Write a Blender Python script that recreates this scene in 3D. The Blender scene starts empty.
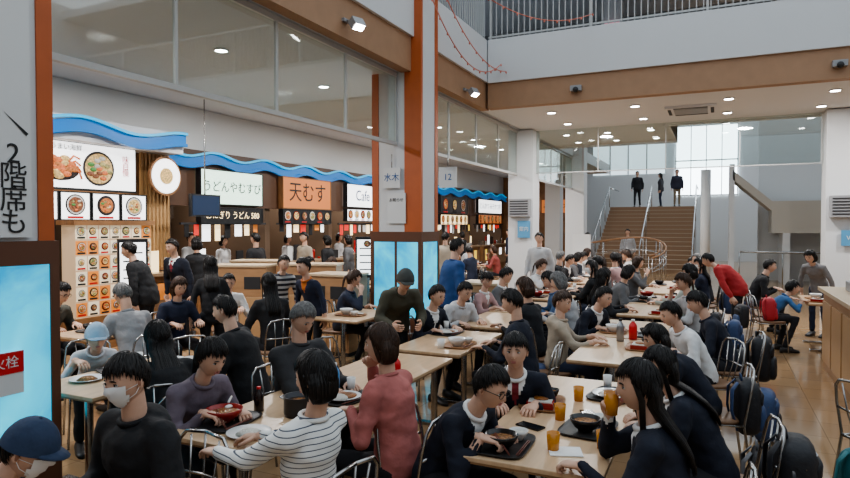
import bpy, bmesh, math, random
from mathutils import Vector, Matrix, noise
random.seed(11)
scene = bpy.context.scene
COL = scene.collection
rad = math.radians

# ------------------------------------------------------------------ materials
MATS = {}
def mat(name, col=(.5,.5,.5), rough=.6, metal=0., emit=None, es=0., bump=0., bscale=40., var=0., vscale=6., objcol=False, spec=.5, stretch=None):
    if name in MATS: return MATS[name]
    m = bpy.data.materials.new(name); m.use_nodes = True
    nt = m.node_tree; b = nt.nodes['Principled BSDF']
    b.inputs['Base Color'].default_value = (*col, 1)
    b.inputs['Roughness'].default_value = rough
    b.inputs['Metallic'].default_value = metal
    b.inputs['Specular IOR Level'].default_value = spec
    if emit:
        b.inputs['Emission Color'].default_value = (*emit, 1)
        b.inputs['Emission Strength'].default_value = es
    tc = None
    if bump or var or objcol:
        tc = nt.nodes.new('ShaderNodeTexCoord')
    src = tc.outputs['Object'] if tc else None
    if stretch and tc:
        mp = nt.nodes.new('ShaderNodeMapping'); mp.inputs['Scale'].default_value = stretch
        nt.links.new(src, mp.inputs['Vector']); src = mp.outputs['Vector']
    colout = None
    if objcol:
        oi = nt.nodes.new('ShaderNodeObjectInfo'); colout = oi.outputs['Color']
        nt.links.new(colout, b.inputs['Base Color'])
    if var:
        n = nt.nodes.new('ShaderNodeTexNoise'); n.inputs['Scale'].default_value = vscale; n.inputs['Detail'].default_value = 4
        nt.links.new(src, n.inputs['Vector'])
        mr = nt.nodes.new('ShaderNodeMapRange'); mr.inputs['From Min'].default_value = .3; mr.inputs['From Max'].default_value = .7
        mr.inputs['To Min'].default_value = 1 - var; mr.inputs['To Max'].default_value = 1 + var
        nt.links.new(n.outputs['Fac'], mr.inputs['Value'])
        mx = nt.nodes.new('ShaderNodeVectorMath'); mx.operation = 'SCALE'
        if colout: nt.links.new(colout, mx.inputs[0])
        else: mx.inputs[0].default_value = col
        nt.links.new(mr.outputs['Result'], mx.inputs['Scale'])
        nt.links.new(mx.outputs['Vector'], b.inputs['Base Color'])
    if bump:
        n2 = nt.nodes.new('ShaderNodeTexNoise'); n2.inputs['Scale'].default_value = bscale; n2.inputs['Detail'].default_value = 3
        nt.links.new(src, n2.inputs['Vector'])
        bp = nt.nodes.new('ShaderNodeBump'); bp.inputs['Strength'].default_value = bump; bp.inputs['Distance'].default_value = .02
        nt.links.new(n2.outputs['Fac'], bp.inputs['Height']); nt.links.new(bp.outputs['Normal'], b.inputs['Normal'])
    MATS[name] = m
    return m

SKIN = mat('skin', (.62,.385,.28), .5, bump=.05, bscale=120, var=.08, vscale=14)
LIP = mat('lip', (.45,.17,.14), .45)
EYEW = mat('eye_white', (.7,.68,.64), .3)
DARK = mat('eye_dark', (.012,.009,.008), .25)
HAIR = mat('hair_black', (.014,.011,.010), .42, var=.4, vscale=60, spec=.4)
HAIRB = mat('hair_brown', (.055,.029,.018), .45, var=.4, vscale=60, spec=.4)
HAIRG = mat('hair_grey', (.17,.165,.16), .5, var=.4, vscale=60, spec=.35)
WHITE = mat('white_cotton', (.78,.78,.77), .8, bump=.15, bscale=25)
PBLACK = mat('trouser_black', (.018,.018,.022), .85, bump=.3, bscale=18)
PNAVY = mat('trouser_navy', (.025,.035,.07), .85, bump=.3, bscale=18)
PTAN = mat('trouser_khaki', (.22,.17,.11), .85, bump=.3, bscale=18)
SHOE = mat('shoe_dark', (.03,.028,.028), .5)
OBJC = mat('cloth_variable', (.5,.5,.5), .85, objcol=True, bump=.5, bscale=12)
def cloth(name, col, rough=.85): return mat('cloth_'+name, col, rough, bump=.6, bscale=11, var=.15, vscale=9)
def striped(name, a, b, freq, duty):
    if name in MATS: return MATS[name]
    m = bpy.data.materials.new(name); m.use_nodes = True; nt = m.node_tree; p = nt.nodes['Principled BSDF']
    p.inputs['Roughness'].default_value = .85
    tc = nt.nodes.new('ShaderNodeTexCoord'); sp = nt.nodes.new('ShaderNodeSeparateXYZ')
    nt.links.new(tc.outputs['Object'], sp.inputs[0])
    m1 = nt.nodes.new('ShaderNodeMath'); m1.operation='MULTIPLY'; m1.inputs[1].default_value=freq
    m2 = nt.nodes.new('ShaderNodeMath'); m2.operation='FRACT'
    m3 = nt.nodes.new('ShaderNodeMath'); m3.operation='LESS_THAN'; m3.inputs[1].default_value=duty
    nt.links.new(sp.outputs['Z'], m1.inputs[0]); nt.links.new(m1.outputs[0], m2.inputs[0]); nt.links.new(m2.outputs[0], m3.inputs[0])
    mx = nt.nodes.new('ShaderNodeMix'); mx.data_type='RGBA'
    mx.inputs['A'].default_value=(*a,1); mx.inputs['B'].default_value=(*b,1)
    nt.links.new(m3.outputs[0], mx.inputs['Factor']); nt.links.new(mx.outputs['Result'], p.inputs['Base Color'])
    MATS[name]=m; return m
STRIPE = striped('cloth_striped', (.74,.74,.72), (.08,.09,.12), 40, .18)

# ------------------------------------------------------------------ mesh builder
class MB:
    def __init__(s): s.v=[]; s.f=[]; s.m=[]; s.sm=[]
    def add(s, vs, fs, m, smooth=True):
        o=len(s.v); s.v.extend([tuple(x) for x in vs])
        for i,f in enumerate(fs):
            s.f.append(tuple(o+k for k in f)); s.m.append(m[i] if isinstance(m,list) else m); s.sm.append(smooth)
    def box(s,x0,x1,y0,y1,z0,z1,m):
        vs=[(x0,y0,z0),(x1,y0,z0),(x1,y1,z0),(x0,y1,z0),(x0,y0,z1),(x1,y0,z1),(x1,y1,z1),(x0,y1,z1)]
        s.add(vs,[(0,3,2,1),(4,5,6,7),(0,1,5,4),(1,2,6,5),(2,3,7,6),(3,0,4,7)],m,False)
    def obox(s,M,sx,sy,sz,m):
        vs=[M@Vector((a*sx/2,b*sy/2,c*sz/2)) for c in(-1,1) for a,b in((-1,-1),(1,-1),(1,1),(-1,1))]
        s.add(vs,[(0,3,2,1),(4,5,6,7),(0,1,5,4),(1,2,6,5),(2,3,7,6),(3,0,4,7)],m,False)
    def rings(s,R,m,smooth=True,cap=True,closed=False):
        n=len(R[0]); vs=[p for r in R for p in r]; fs=[]
        k=len(R)
        for i in range(k if closed else k-1):
            j=(i+1)%k
            for a in range(n):
                b=(a+1)%n; fs.append((i*n+a,i*n+b,j*n+b,j*n+a))
        if cap and not closed:
            fs.append(tuple(range(n))[::-1]); fs.append(tuple((k-1)*n+a for a in range(n)))
        s.add(vs,fs,m,smooth)
    def tube(s,pts,r,m,seg=8,closed=False,flat=1.0):
        pts=[Vector(p) for p in pts]; k=len(pts)
        if not isinstance(r,(list,tuple)): r=[r]*k
        R=[]; up=None
        for i,p in enumerate(pts):
            a=pts[i-1] if (i>0 or closed) else pts[i]; b=pts[(i+1)%k] if (i<k-1 or closed) else pts[i]
            t=(b-a).normalized() if (b-a).length>1e-9 else Vector((0,0,1))
            if up is None:
                up=Vector((0,0,1)) if abs(t.z)<.9 else Vector((0,1,0))
            u=(up-t*up.dot(t)).normalized(); w=t.cross(u); up=u
            R.append([p+u*math.cos(2*math.pi*j/seg)*r[i]*flat+w*math.sin(2*math.pi*j/seg)*r[i] for j in range(seg)])
        s.rings(R,m,True,True,closed)
    def ell(s,c,ax,m,seg=12,rg=8,M=None,p=1.0):
        c=Vector(c); vs=[]; fs=[]
        def sg(x): return math.copysign(abs(x)**p,x)
        for i in range(rg+1):
            th=math.pi*i/rg
            for j in range(seg):
                ph=2*math.pi*j/seg
                d=Vector((sg(math.sin(th))*sg(math.cos(ph))*ax[0],sg(math.sin(th))*sg(math.sin(ph))*ax[1],sg(math.cos(th))*ax[2]))
                vs.append(c+(M@d if M else d))
        for i in range(rg):
            for j in range(seg):
                k=(j+1)%seg
                fs.append((i*seg+j,(i+1)*seg+j,(i+1)*seg+k,i*seg+k))
        s.add(vs,fs,m,True)
    def cap(s,p0,r0,p1,r1,m=None,seg=12):
        p0=Vector(p0);p1=Vector(p1); t=(p1-p0); L=t.length
        if L<1e-6: return s.ell(p0,(r0,r0,r0),m,seg,8)
        t/=L; up=Vector((0,0,1)) if abs(t.z)<.9 else Vector((0,1,0)); u=(up-t*up.dot(t)).normalized(); w=t.cross(u); R=[]
        for a in (-88,-60,-30,0): 
            q=rad(a); R.append((p0+t*math.sin(q)*r0,math.cos(q)*r0))
        for a in (0,30,60,88):
            q=rad(a); R.append((p1+t*math.sin(q)*r1,math.cos(q)*r1))
        s.rings([[c+u*math.cos(2*math.pi*j/seg)*r+w*math.sin(2*math.pi*j/seg)*r for j in range(seg)] for c,r in R],m)
    def lathe(s,c,prof,m,seg=20):
        c=Vector(c); s.rings([[c+Vector((math.cos(2*math.pi*j/seg)*r,math.sin(2*math.pi*j/seg)*r,z)) for j in range(seg)] for r,z in prof],m)
    def disc(s,c,r,n,m,seg=20,th=.004,u=None):
        c=Vector(c); n=Vector(n).normalized(); a=Vector((0,0,1)) if abs(n.z)<.9 else Vector((0,1,0))
        a=(a-n*a.dot(n)).normalized(); b=n.cross(a)
        s.rings([[c+n*h+a*math.cos(2*math.pi*j/seg)*r+b*math.sin(2*math.pi*j/seg)*r for j in range(seg)] for h in (0,th)],m,False)
    def mesh(s,name):
        me=bpy.data.meshes.new(name); me.from_pydata(s.v,[],s.f)
        ms=[]; idx={}
        for m in s.m:
            if m is not None and m.name not in idx: idx[m.name]=len(ms); ms.append(m)
        for m in ms: me.materials.append(m)
        me.polygons.foreach_set('material_index',[idx[m.name] if m else 0 for m in s.m])
        me.polygons.foreach_set('use_smooth',s.sm)
        me.update(); return me
    def obj(s,name,loc=(0,0,0),rz=0,parent=None,bevel=0):
        me=s.mesh(name)
        bm=bmesh.new(); bm.from_mesh(me); bmesh.ops.recalc_face_normals(bm,faces=bm.faces); bm.to_mesh(me); bm.free()
        return inst(name,me,loc,rz,parent,bevel)
def inst(name,me,loc=(0,0,0),rz=0,parent=None,bevel=0,color=None):
    o=bpy.data.objects.new(name,me); COL.objects.link(o); o.location=loc; o.rotation_euler=(0,0,rad(rz))
    if parent: o.parent=parent
    if bevel:
        b=o.modifiers.new('bev','BEVEL'); b.width=bevel; b.segments=2; b.limit_method='ANGLE'
    if color: o.color=(*color,1)
    return o
def remesh(mb,vox,it=6):
    me=bpy.data.meshes.new('tmp'); me.from_pydata(mb.v,[],mb.f)
    bm=bmesh.new(); bm.from_mesh(me); bmesh.ops.recalc_face_normals(bm,faces=bm.faces); bm.to_mesh(me); bm.free()
    o=bpy.data.objects.new('tmp',me); COL.objects.link(o)
    r=o.modifiers.new('r','REMESH'); r.mode='VOXEL'; r.voxel_size=vox
    q=o.modifiers.new('s','SMOOTH'); q.factor=.5; q.iterations=it
    dg=bpy.context.evaluated_depsgraph_get(); e=o.evaluated_get(dg); m2=e.to_mesh()
    vs=[v.co.copy() for v in m2.vertices]; nn=[v.normal.copy() for v in m2.vertices]; fs=[tuple(p.vertices) for p in m2.polygons]
    e.to_mesh_clear(); bpy.data.objects.remove(o); bpy.data.meshes.remove(me)
    # cloth folds
    for i,v in enumerate(vs):
        k=noise.noise(Vector((v.x*9,v.y*9,v.z*16)))*.009+noise.noise(Vector((v.x*22,v.y*22,v.z*30)))*.004
        vs[i]=v+nn[i]*k
    return vs,fs

# ------------------------------------------------------------------ people
def sstep(a,b,x):
    t=max(0,min(1,(x-a)/(b-a))); return t*t*(3-2*t)
def headpt(d,off=0.):
    x,y,z=d; G=lambda q:math.exp(-q*q)
    px,py,pz=x*.076,y*.093,z*.117
    if z<0:
        k=-z; px*=1-.30*k**1.4
        if y<0: py*=1-.38*k
        else: py*=1+.02*k
    if y>0:
        fy=y
        if -.36<z<.16:
            p=(.16-z)/.40 if z>-.24 else (z+.36)/.12
            py+=.024*max(0,min(1,p))*G(x/.13)*fy
        py+=-.008*G((abs(x)-.36)/.17)*G((z-.05)/.12)*fy+.004*G((z-.22)/.1)*G(x/.5)*fy
        py+=.006*G(x/.25)*G((z+.52)/.09)*fy-.004*G(x/.3)*G((z+.67)/.07)*fy+.009*G(x/.3)*G((z+.85)/.13)*fy
    v=Vector((px,py,pz))
    if off: v+=Vector((x,y,z*.9)).normalized()*off
    return v
def sph(seg,rg,fn,flt=None):
    vs=[];fs=[]
    for i in range(rg+1):
        th=math.pi*i/rg
        for j in range(seg):
            ph=2*math.pi*j/seg
            vs.append(fn((math.sin(th)*math.cos(ph),math.sin(th)*math.sin(ph),math.cos(th))))
    for i in range(rg):
        for j in range(seg):
            k=(j+1)%seg; th=math.pi*(i+.5)/rg; ph=2*math.pi*(j+.5)/seg
            if flt and not flt((math.sin(th)*math.cos(ph),math.sin(th)*math.sin(ph),math.cos(th))): continue
            fs.append((i*seg+j,(i+1)*seg+j,(i+1)*seg+k,i*seg+k))
    return vs,fs
def ik(S,T,a,b,pole):
    d=T-S; L=d.length; mx=(a+b)*.985
    if L>mx: T=S+d*(mx/L); d=T-S; L=mx
    L=max(L,abs(a-b)+.03)
    x=(a*a-b*b+L*L)/(2*L); h=math.sqrt(max(0,a*a-x*x)); u=d.normalized()
    p=(pole-u*pole.dot(u)).normalized()
    return S+u*x+p*h, T
def hand(mb,W,d,nrm,side,curl,lod,sk):
    d=d.normalized(); nrm=(nrm-d*nrm.dot(d)).normalized(); w=d.cross(nrm).normalized()*side  # w = thumb side
    R=[]
    seg=8
    for t,ru,rn in((-.03,.025,.02),(.0,.026,.019),(.03,.036,.016),(.06,.041,.015),(.085,.039,.012),(.093,.03,.007)):
        R.append([W+d*t+w*math.cos(2*math.pi*j/seg)*ru+nrm*math.sin(2*math.pi*j/seg)*rn for j in range(seg)])
    mb.rings(R,sk)
    fsg=5 if lod>1 else 6
    for k,(o,L) in enumerate(((.030,.070),(.010,.079),(-.011,.073),(-.031,.057))):
        p=W+d*.078+w*o; pts=[p]; a=0.; dd=(d+w*o*2.0).normalized()
        for q,fr in enumerate((.42,.32,.26)):
            a+=curl*(.55+.35*q)+k*.04
            p=p+(dd*math.cos(a)+nrm*math.sin(a))*L*fr; pts.append(p)
        mb.tube(pts,[.0095,.009,.008,.0062],sk,fsg)
    b=W+d*.022+w*.026
    t1=b+(d*.6+w*.75+nrm*.25).normalized()*.036; t2=t1+(d*.85+w*.2+nrm*(.2+curl*.5)).normalized()*.03; t3=t2+(d*.9-w*.1+nrm*(.3+curl*.5)).normalized()*.024
    mb.tube([b-w*.01,b,t1,t2,t3],[.011,.013,.011,.0095,.007],sk,fsg)

def spine(P,L,sc,hp):
    fw=lambda a:Vector((0,math.sin(a),math.cos(a)))
    w=P+fw(.55*L)*.18*sc; c=w+fw(L)*.20*sc; n=c+fw(1.12*L)*.14*sc
    return w,c,n,n+fw(.8*L+.22*hp)*.185*(.5+.5*sc)
def solve_lean(pose,sc,hp,z):
    P=Vector((0,0,.50 if pose=='sit' else .93*sc))
    lo,hi=-.12,1.25
    for _ in range(30):
        m=(lo+hi)/2
        if spine(P,m,sc,hp)[3].z>z: lo=m
        else: hi=m
    return lo

def person_mesh(name,pose='sit',L=.2,sc=1.,hp=.1,hy=0.,fem=False,hair='short',hm=None,top=None,pants=None,vneck=None,
                mask=False,glasses=False,cap=None,hL=None,hR=None,lod=1,curl=.5,hold=None,bulk=0.,short=False,hood=False,step=0.,stoop=0):
    hm=hm or HAIR; top=top or OBJC; pants=pants or PBLACK
    mb=MB(); vox={0:.0135,1:.019,2:.026}[lod]
    P=Vector((0,0,.50 if pose=='sit' else .93*sc))
    w,c,n,hc=spine(P,L,sc,hp)
    ax=Vector((1,0,0)); fr=lambda a:Vector((0,math.cos(a),-math.sin(a))); sd=lambda a:Vector((0,math.sin(a),math.cos(a)))
    fx=(.92 if fem else 1.)*sc
    # --- garment top
    t=MB(); seg=20; R=[]
    def rg(p,a,rx,ry): R.append([p+ax*math.cos(2*math.pi*j/seg)*rx*fx+fr(a)*math.sin(2*math.pi*j/seg)*ry*sc for j in range(seg)])
    B=bulk
    hemd=-.05 if pose=='sit' else -.12
    rg(P+Vector((0,0,hemd*.9)),0,.165+B,.118+B); rg(P+Vector((0,0,hemd*.4)),0,.178+B,.128+B)
    rg(P+sd(.3*L)*.05*sc,.3*L,.172+B,.125+B); rg(w,.7*L,.148+B,.112+B); rg((w+c)/2,L,.155+B,.118+B)
    rg(c,L,.168+B,(.132 if fem else .122)+B); rg(c+sd(1.1*L)*.07*sc,1.1*L,.168+B*.7,.108+B*.7); rg(c+sd(1.12*L)*.115*sc,1.12*L,.125,.085+B*.3); rg(n,1.12*L,.066,.062)
    t.rings(R,None)
    sh=c+sd(1.1*L)*.085*sc; sw=(.155 if fem else .172)*sc
    SK=SKIN; arms=[]
    for side in (-1,1):
        S=sh+ax*side*sw
        T=(hL if side<0 else hR)
        if T is None: T=(side*.15,.36,.765) if pose=='sit' else (side*.25,.06+side*step*.2,.80*sc)
        T=Vector(T)
        pole=Vector((side*.55,-.35,-1))
        E,W=ik(S,T,.285*sc,.25*sc,pole)
        arms.append((side,S,E,W))
        t.cap(sh+ax*side*.07,.07*sc,S-Vector((0,0,.008)),(.064+B*.5)*sc)
        r1=.060+B*.5
        t.cap(S,r1*sc,E,(.047+B*.5)*sc)
        fe=.35 if short else .96
        if not short: t.cap(E,(.047+B*.5)*sc,E+(W-E)*fe,(.034+B*.4)*sc)
    if hood: t.ell(n+Vector((0,-.075,-.02)),(.12,.07,.07),None,14,8)
    vs,fs=remesh(t,vox)
    ms=top
    if vneck:
        ms=[]
        for f in fs:
            ce=sum((vs[i] for i in f),Vector())/len(f); q=ce-c; h=q.dot(sd(1.1*L)); fwd=q.dot(fr(1.1*L))
            wd=(h+.02)*.42
            if fwd>.02 and h>-.02 and abs(ce.x)<wd:
                ms.append(vneck[1] if (len(vneck)>1 and abs(ce.x)<.02) else vneck[0])
            else: ms.append(top)
    mb.add(vs,fs,ms)
    cm=vneck[0] if vneck else top
    mb.tube([n+sd(L)*.004+ax*math.cos(a*math.pi/8)*.062+fr(1.1*L)*(math.sin(a*math.pi/8)*.060) for a in range(16)],.013,cm,6,True)
    # --- legs
    l=MB()
    feet=[]
    for side in (-1,1):
        H=P+Vector((side*.088*sc,0,-.01))
        if pose=='sit':
            K=Vector((side*(.12+.02*random.random()),.43*sc,.495)); A=Vector((K.x,K.y-.03-.12*random.random(),.09))
        else:
            A=Vector((side*.10,side*step*.28,.09)); K=(H+A)/2+Vector((0,.04,.02))
        l.cap(H,.092*sc,K,.064*sc); l.cap(K,.064*sc,A+Vector((0,0,.02)),.046)
        feet.append(A)
    l.ell(P+Vector((0,.0,-.0)),(.17*fx,.125*sc,.10),None,14,8)
    l.cap(P+Vector((-.05,0,0)),.11*sc,P+Vector((.05,0,0)),.11*sc)
    vs,fs=remesh(l,vox*1.1); mb.add(vs,fs,pants)
    for A in feet:
        R=[]
        for y,rx,h in((-.075,.02,.05),(-.06,.035,.085),(0,.042,.095),(.07,.043,.07),(.14,.046,.05),(.18,.035,.04),(.195,.012,.025)):
            R.append([Vector((A.x+math.cos(2*math.pi*j/10)*rx,A.y+y,max(.002,h*.5+math.sin(2*math.pi*j/10)*h*.5))) for j in range(10)])
        mb.rings(R,SHOE)
    # --- arms skin + hands
    for side,S,E,W in arms:
        fd=(W-E).normalized()
        if short:
            mb.cap(S+(E-S)*.4,.045*sc,E,.040*sc,SK,8); mb.cap(E,.040*sc,W,.026,SK,8)
        if pose=='sit' and W.z<.86:
            hd=Vector((-side*.35,fd.y+.35,-.12)); nr=Vector((0,0,-1))
        elif pose=='sit': hd=fd+Vector((-side*.3,.1,.15)); nr=Vector((-side*.8,-.5,0))
        else: hd=fd; nr=Vector((-side,.1,0))
        hand(mb,W,hd,nr,side,curl,lod,SK)
        mb.cap(E+(W-E)*.7,.030,W,.025,SK,8)
        if hold=='chopsticks' and side>0:
            q=W+hd.normalized()*.09+Vector((0,0,-.01))
            for k in(0,.012): mb.tube([q+Vector((k,-.02,.05)),q+Vector((k*.4,.10,-.08))],[.003,.002],mat('chopstick',(.18,.05,.03),.4),5)
        if hold=='cup' and side>0:
            q=W+hd.normalized()*.08+nr.normalized()*.035
            mb.lathe(q+Vector((0,0,-.05)),[(.001,0),(.028,0),(.034,.1),(.031,.1),(.027,.01),(.001,.008)],mat('cup_amber',(.6,.25,.03),.2),14)
        if hold=='phone' and side>0:
            q=W+hd.normalized()*.09+nr.normalized()*.02
            mb.obox(Matrix.Translation(q)@Matrix.Rotation(rad(-50),4,'X'),.072,.15,.009,mat('phone_black',(.01,.01,.012),.15))
    # --- neck + head
    Rh=Matrix.Rotation(hy,4,'Z')@Matrix.Rotation(-hp,4,'X'); Mh=Matrix.Translation(hc)@Rh
    hs=.96 if sc>.9 else .93
    Mh=Mh@Matrix.Scale(hs,4)
    X=lambda p:Mh@Vector(p)
    mb.cap(n-sd(L)*.04,.056*fx,X((0,-.02,-.06)),.050*fx,SK,12)
    sg,rn=((44,36) if lod==0 else (28,22) if lod==1 else (18,14))
    vs,fs=sph(sg,rn,lambda d:X(headpt(d))); mb.add(vs,fs,SK)
    R3=Mh.to_3x3()
    for side in(-1,1):
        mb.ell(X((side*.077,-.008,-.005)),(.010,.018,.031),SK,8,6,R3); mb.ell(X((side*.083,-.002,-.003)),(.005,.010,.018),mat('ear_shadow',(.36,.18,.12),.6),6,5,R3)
        e=headpt(Vector((side*.37,.92,.03)).normalized()); 
        mb.ell(X(e+Vector((0,-.002,0))),(.0145,.0065,.0062),EYEW,10,6,R3)
        mb.ell(X(e+Vector((0,.0025,0))),(.0062,.004,.0060),DARK,8,6,R3)
        if lod<2:
            ar=[X(e+Vector((dx,.004-abs(dx)*.12,.0062-abs(dx)*.12))) for dx in(-.015,-.007,0,.007,.015)]
            mb.tube(ar,.0018,DARK,5)
        b=[X(headpt(Vector((side*q,.9,.2-(.03 if q>.45 else 0))).normalized())+Vector((0,.002,0))) for q in(.17,.3,.42,.54)]
        mb.tube(b,[.002,.0035,.003,.0015],hm,5)
        if lod<2: mb.ell(X(headpt(Vector((side*.09,.97,-.29)).normalized())),(.0065,.006,.005),SK,8,6,R3)
    if not mask:
        q=headpt(Vector((0,.86,-.5)).normalized())
        mb.ell(X(q+Vector((0,-.001,.0035))),(.021,.005,.004),LIP,10,6,R3); mb.ell(X(q+Vector((0,-.001,-.0045))),(.018,.0055,.0048),LIP,10,6,R3)
    else:
        def mk(d): return X(headpt(d,.009))
        vs,fs=sph(40,34,mk,lambda d:d[1]>.38 and -.97<d[2]<-.02 and abs(d[0])<.8-.25*max(0,d[2]+.2)); mb.add(vs,fs,mat('mask_white',(.82,.83,.84),.8))
        for side in(-1,1):
            for zz in(-.015,-.06): mb.tube([X((side*.058,.055,zz-.01)),X((side*.077,.02,zz*.8)),X((side*.083,-.012,-.005))],.0014,mat('mask_white'),4)
    # hair: solid under-layer plus many fine locks combed from the crown
    fem_h=hair in('long','bob','pony')
    front=.58 if not fem_h else .50
    sd2=.12 if not fem_h else -.20
    low=-.38 if not fem_h else -.70
    if hair=='child': front=.44
    def zline(y):
        if y>.60: return front
        if y>-.10: return sd2+(front-sd2)*sstep(-.10,.60,y)
        return low+(sd2-low)*sstep(-.6,-.10,y)
    def hf(d):
        z0=zline(d[1])+.04*noise.noise(Vector(d)*7)
        k=sstep(-.03,.14,d[2]-z0)
        return X(headpt((d[0],d[1],d[2]),0)+Vector(d)*((.0125+.0035*noise.noise(Vector((d[0]*5,d[1]*5,d[2]*3+L))))*k-.016*(1-k)))
    vs,fs=sph(sg+4,rn+4,hf); mb.add(vs,fs,hm)
    RX=Matrix.Rotation(.42,3,'X')
    N=(330,150,56)[lod]; wid=(.0031,.0042,.0070)[lod]; sgh=4
    if cap: N=N//2
    for k in range(N):
        az=k*2.39996+random.uniform(-.1,.1)
        th=random.choice((.05,.3,.6,.9,1.2))+random.uniform(0,.25)
        pts=[];off=random.uniform(.0115,.0155); drift=random.uniform(-.14,.14)+.12
        cut=random.uniform(-.09,.07); step_=.15 if lod<2 else .26
        end=False
        while th<2.7 and not end:
            dl=Vector((math.sin(th)*math.cos(az),math.sin(th)*math.sin(az),math.cos(th))); d=RX@dl
            if d.z<zline(d.y)+cut: end=True
            pts.append(X(headpt(d)+d*(off-(.004 if end else 0)))); th+=step_; az+=drift*.3
        if len(pts)<3: continue
        m_=len(pts); rr=[wid*(.5+.5*math.sin(math.pi*min(1,(i+.6)/m_*.9)))*(1 if i<m_-1 else .3) for i in range(m_)]
        mb.tube(pts,rr,hm,sgh,False,1)
    if hair in('long','bob'):
        back=fr(1.0*L)*-1
        if hair=='long':
            q=[(X((0,-.036,.03)),.074,.050),(X((0,-.046,-.04)),.080,.046),(X((0,-.048,-.09)),.076,.040),(n+back*.060+sd(L)*.02,.074,.034),(n+back*.092-sd(L)*.06,.085,.028),(n+back*.108-sd(L)*.13,.082,.022),(n+back*.114-sd(L)*.19,.06,.012)]
        else:
            q=[(X((0,-.028,.03)),.080,.060),(X((0,-.032,-.03)),.086,.062),(X((0,-.030,-.08)),.084,.056),(X((0,-.028,-.11)),.070,.045),(X((0,-.028,-.12)),.04,.03)]
        R=[];sgm=24
        u3=(R3@Vector((1,0,0))).normalized(); v3=(R3@Vector((0,1,0))).normalized()
        for p,rx,ry in q:
            R.append([p+u3*math.cos(2*math.pi*j/sgm)*rx*(1+.03*noise.noise(Vector((j*1.7,0,L))))+v3*math.sin(2*math.pi*j/sgm)*ry*(1+.05*noise.noise(Vector((j*1.7,3,L)))) for j in range(sgm)])
        mb.rings(R,hm)
        ns=(150,80,26)[lod]
        for k in range(ns):
            a=2*math.pi*k/ns+random.uniform(-.05,.05)
            if .25<a<math.pi-.25: continue
            e=random.uniform(.98,1.05); pts=[]; wv=random.uniform(-.06,.06)
            for i,(p,rx,ry) in enumerate(q):
                g=max(rx,.06) if hair=='long' else rx
                pts.append(p+u3*math.cos(a+wv*i*.3)*g*e+v3*math.sin(a+wv*i*.3)*max(ry,.02)*e+Vector((0,0,-.03*random.random() if i==len(q)-1 else 0)))
            if hair=='bob': pts=pts[:-1]
            rr=[wid*1.2]*len(pts); rr[0]=.002; rr[-1]=.0015
            mb.tube(pts,rr,hm,sgh,False,1)
        for side in(-1,1):
            nk=(9,5,2)[lod]
            for k in range(nk):
                o_=k*.022/nk
                e=X((side*(.072-o_*.5),.006+o_*.6,-.10+.01*random.random())) if hair=='bob' else n+ax*side*(.082-o_)+fr(L)*(.025+o_)-sd(L)*(.03+.04*random.random())
                w_=wid*1.6
                mb.tube([X((side*(.052-o_),.038+o_,.080)),X((side*(.075-o_*.3),.022+o_,.02)),X((side*(.079-o_*.2),.006+o_,-.05)),e],[w_*.8,w_,w_,.0015],hm,5,False,1)
    if hair=='pony':
        for k in range((22,14,4)[lod]):
            a=k*2.4; o_=Vector((math.cos(a),math.sin(a)*.7,0))*.016*math.sqrt((k+.5)/22)
            w_=(.006,.007,.011)[lod]
            mb.tube([X(Vector((0,-.095,.02))+o_*.4),X(Vector((0,-.122,.0))+o_),X(Vector((0,-.127,-.07))+o_*1.3),X(Vector((0,-.118,-.14))+o_*1.2),X(Vector((0,-.11,-.18-.02*random.random()))+o_*.6)],[w_*.7,w_,w_,w_*.7,.0015],hm,5)
        mb.ell(X((0,-.108,.012)),(.016,.010,.016),mat('hair_tie',(.02,.02,.05),.6),10,6,R3)
    if glasses:
        gm=mat('glasses_frame',(.02,.02,.02),.3)
        for side in(-1,1):
            cc=Vector((side*.031,.097,.004))
            mb.tube([X(cc+Vector((math.cos(a*math.pi/7)*.023,-abs(math.cos(a*math.pi/7))*.002,math.sin(a*math.pi/7)*.017))) for a in range(14)],.0018,gm,5,True)
            mb.tube([X((side*.054,.094,.008)),X((side*.078,.03,.008)),X((side*.082,-.015,.0))],.0018,gm,5)
        mb.tube([X((-.008,.098,.006)),X((0,.101,.009)),X((.008,.098,.006))],.0018,gm,5)
    if cap:
        def cf(d): return X(headpt((d[0],d[1],max(d[2],.12)),.0)+Vector((d[0],d[1],max(d[2],0)*1.0))*.024)
        vs,fs=sph(28,18,cf,lambda d:d[2]>.08); mb.add(vs,fs,cap)
        vs=[];fs=[]
        for i in range(9):
            a=math.pi*(i/8); x=math.cos(a)*.078; s_=math.sin(a)
            y0=.055+.035*s_; y1=y0+.075*s_
            for y,dz in((y0,0),(y1,-.012-0.006*s_)):
                for h in(0,.004): vs.append(X((x,y,.036+dz+h-abs(x)*.15)))
        for k in range(8):
            a=k*4;b=a+4
            fs+= [(a,a+2,b+2,b),(a+1,b+1,b+3,a+3),(a+2,a+3,b+3,b+2),(a,b,b+1,a+1)]
        mb.add(vs,fs,cap,True)
        mb.ell(X((0,0,.14)),(.008,.008,.004),cap,8,5)
    me=mb.mesh(name); 
    return me,hc

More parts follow.
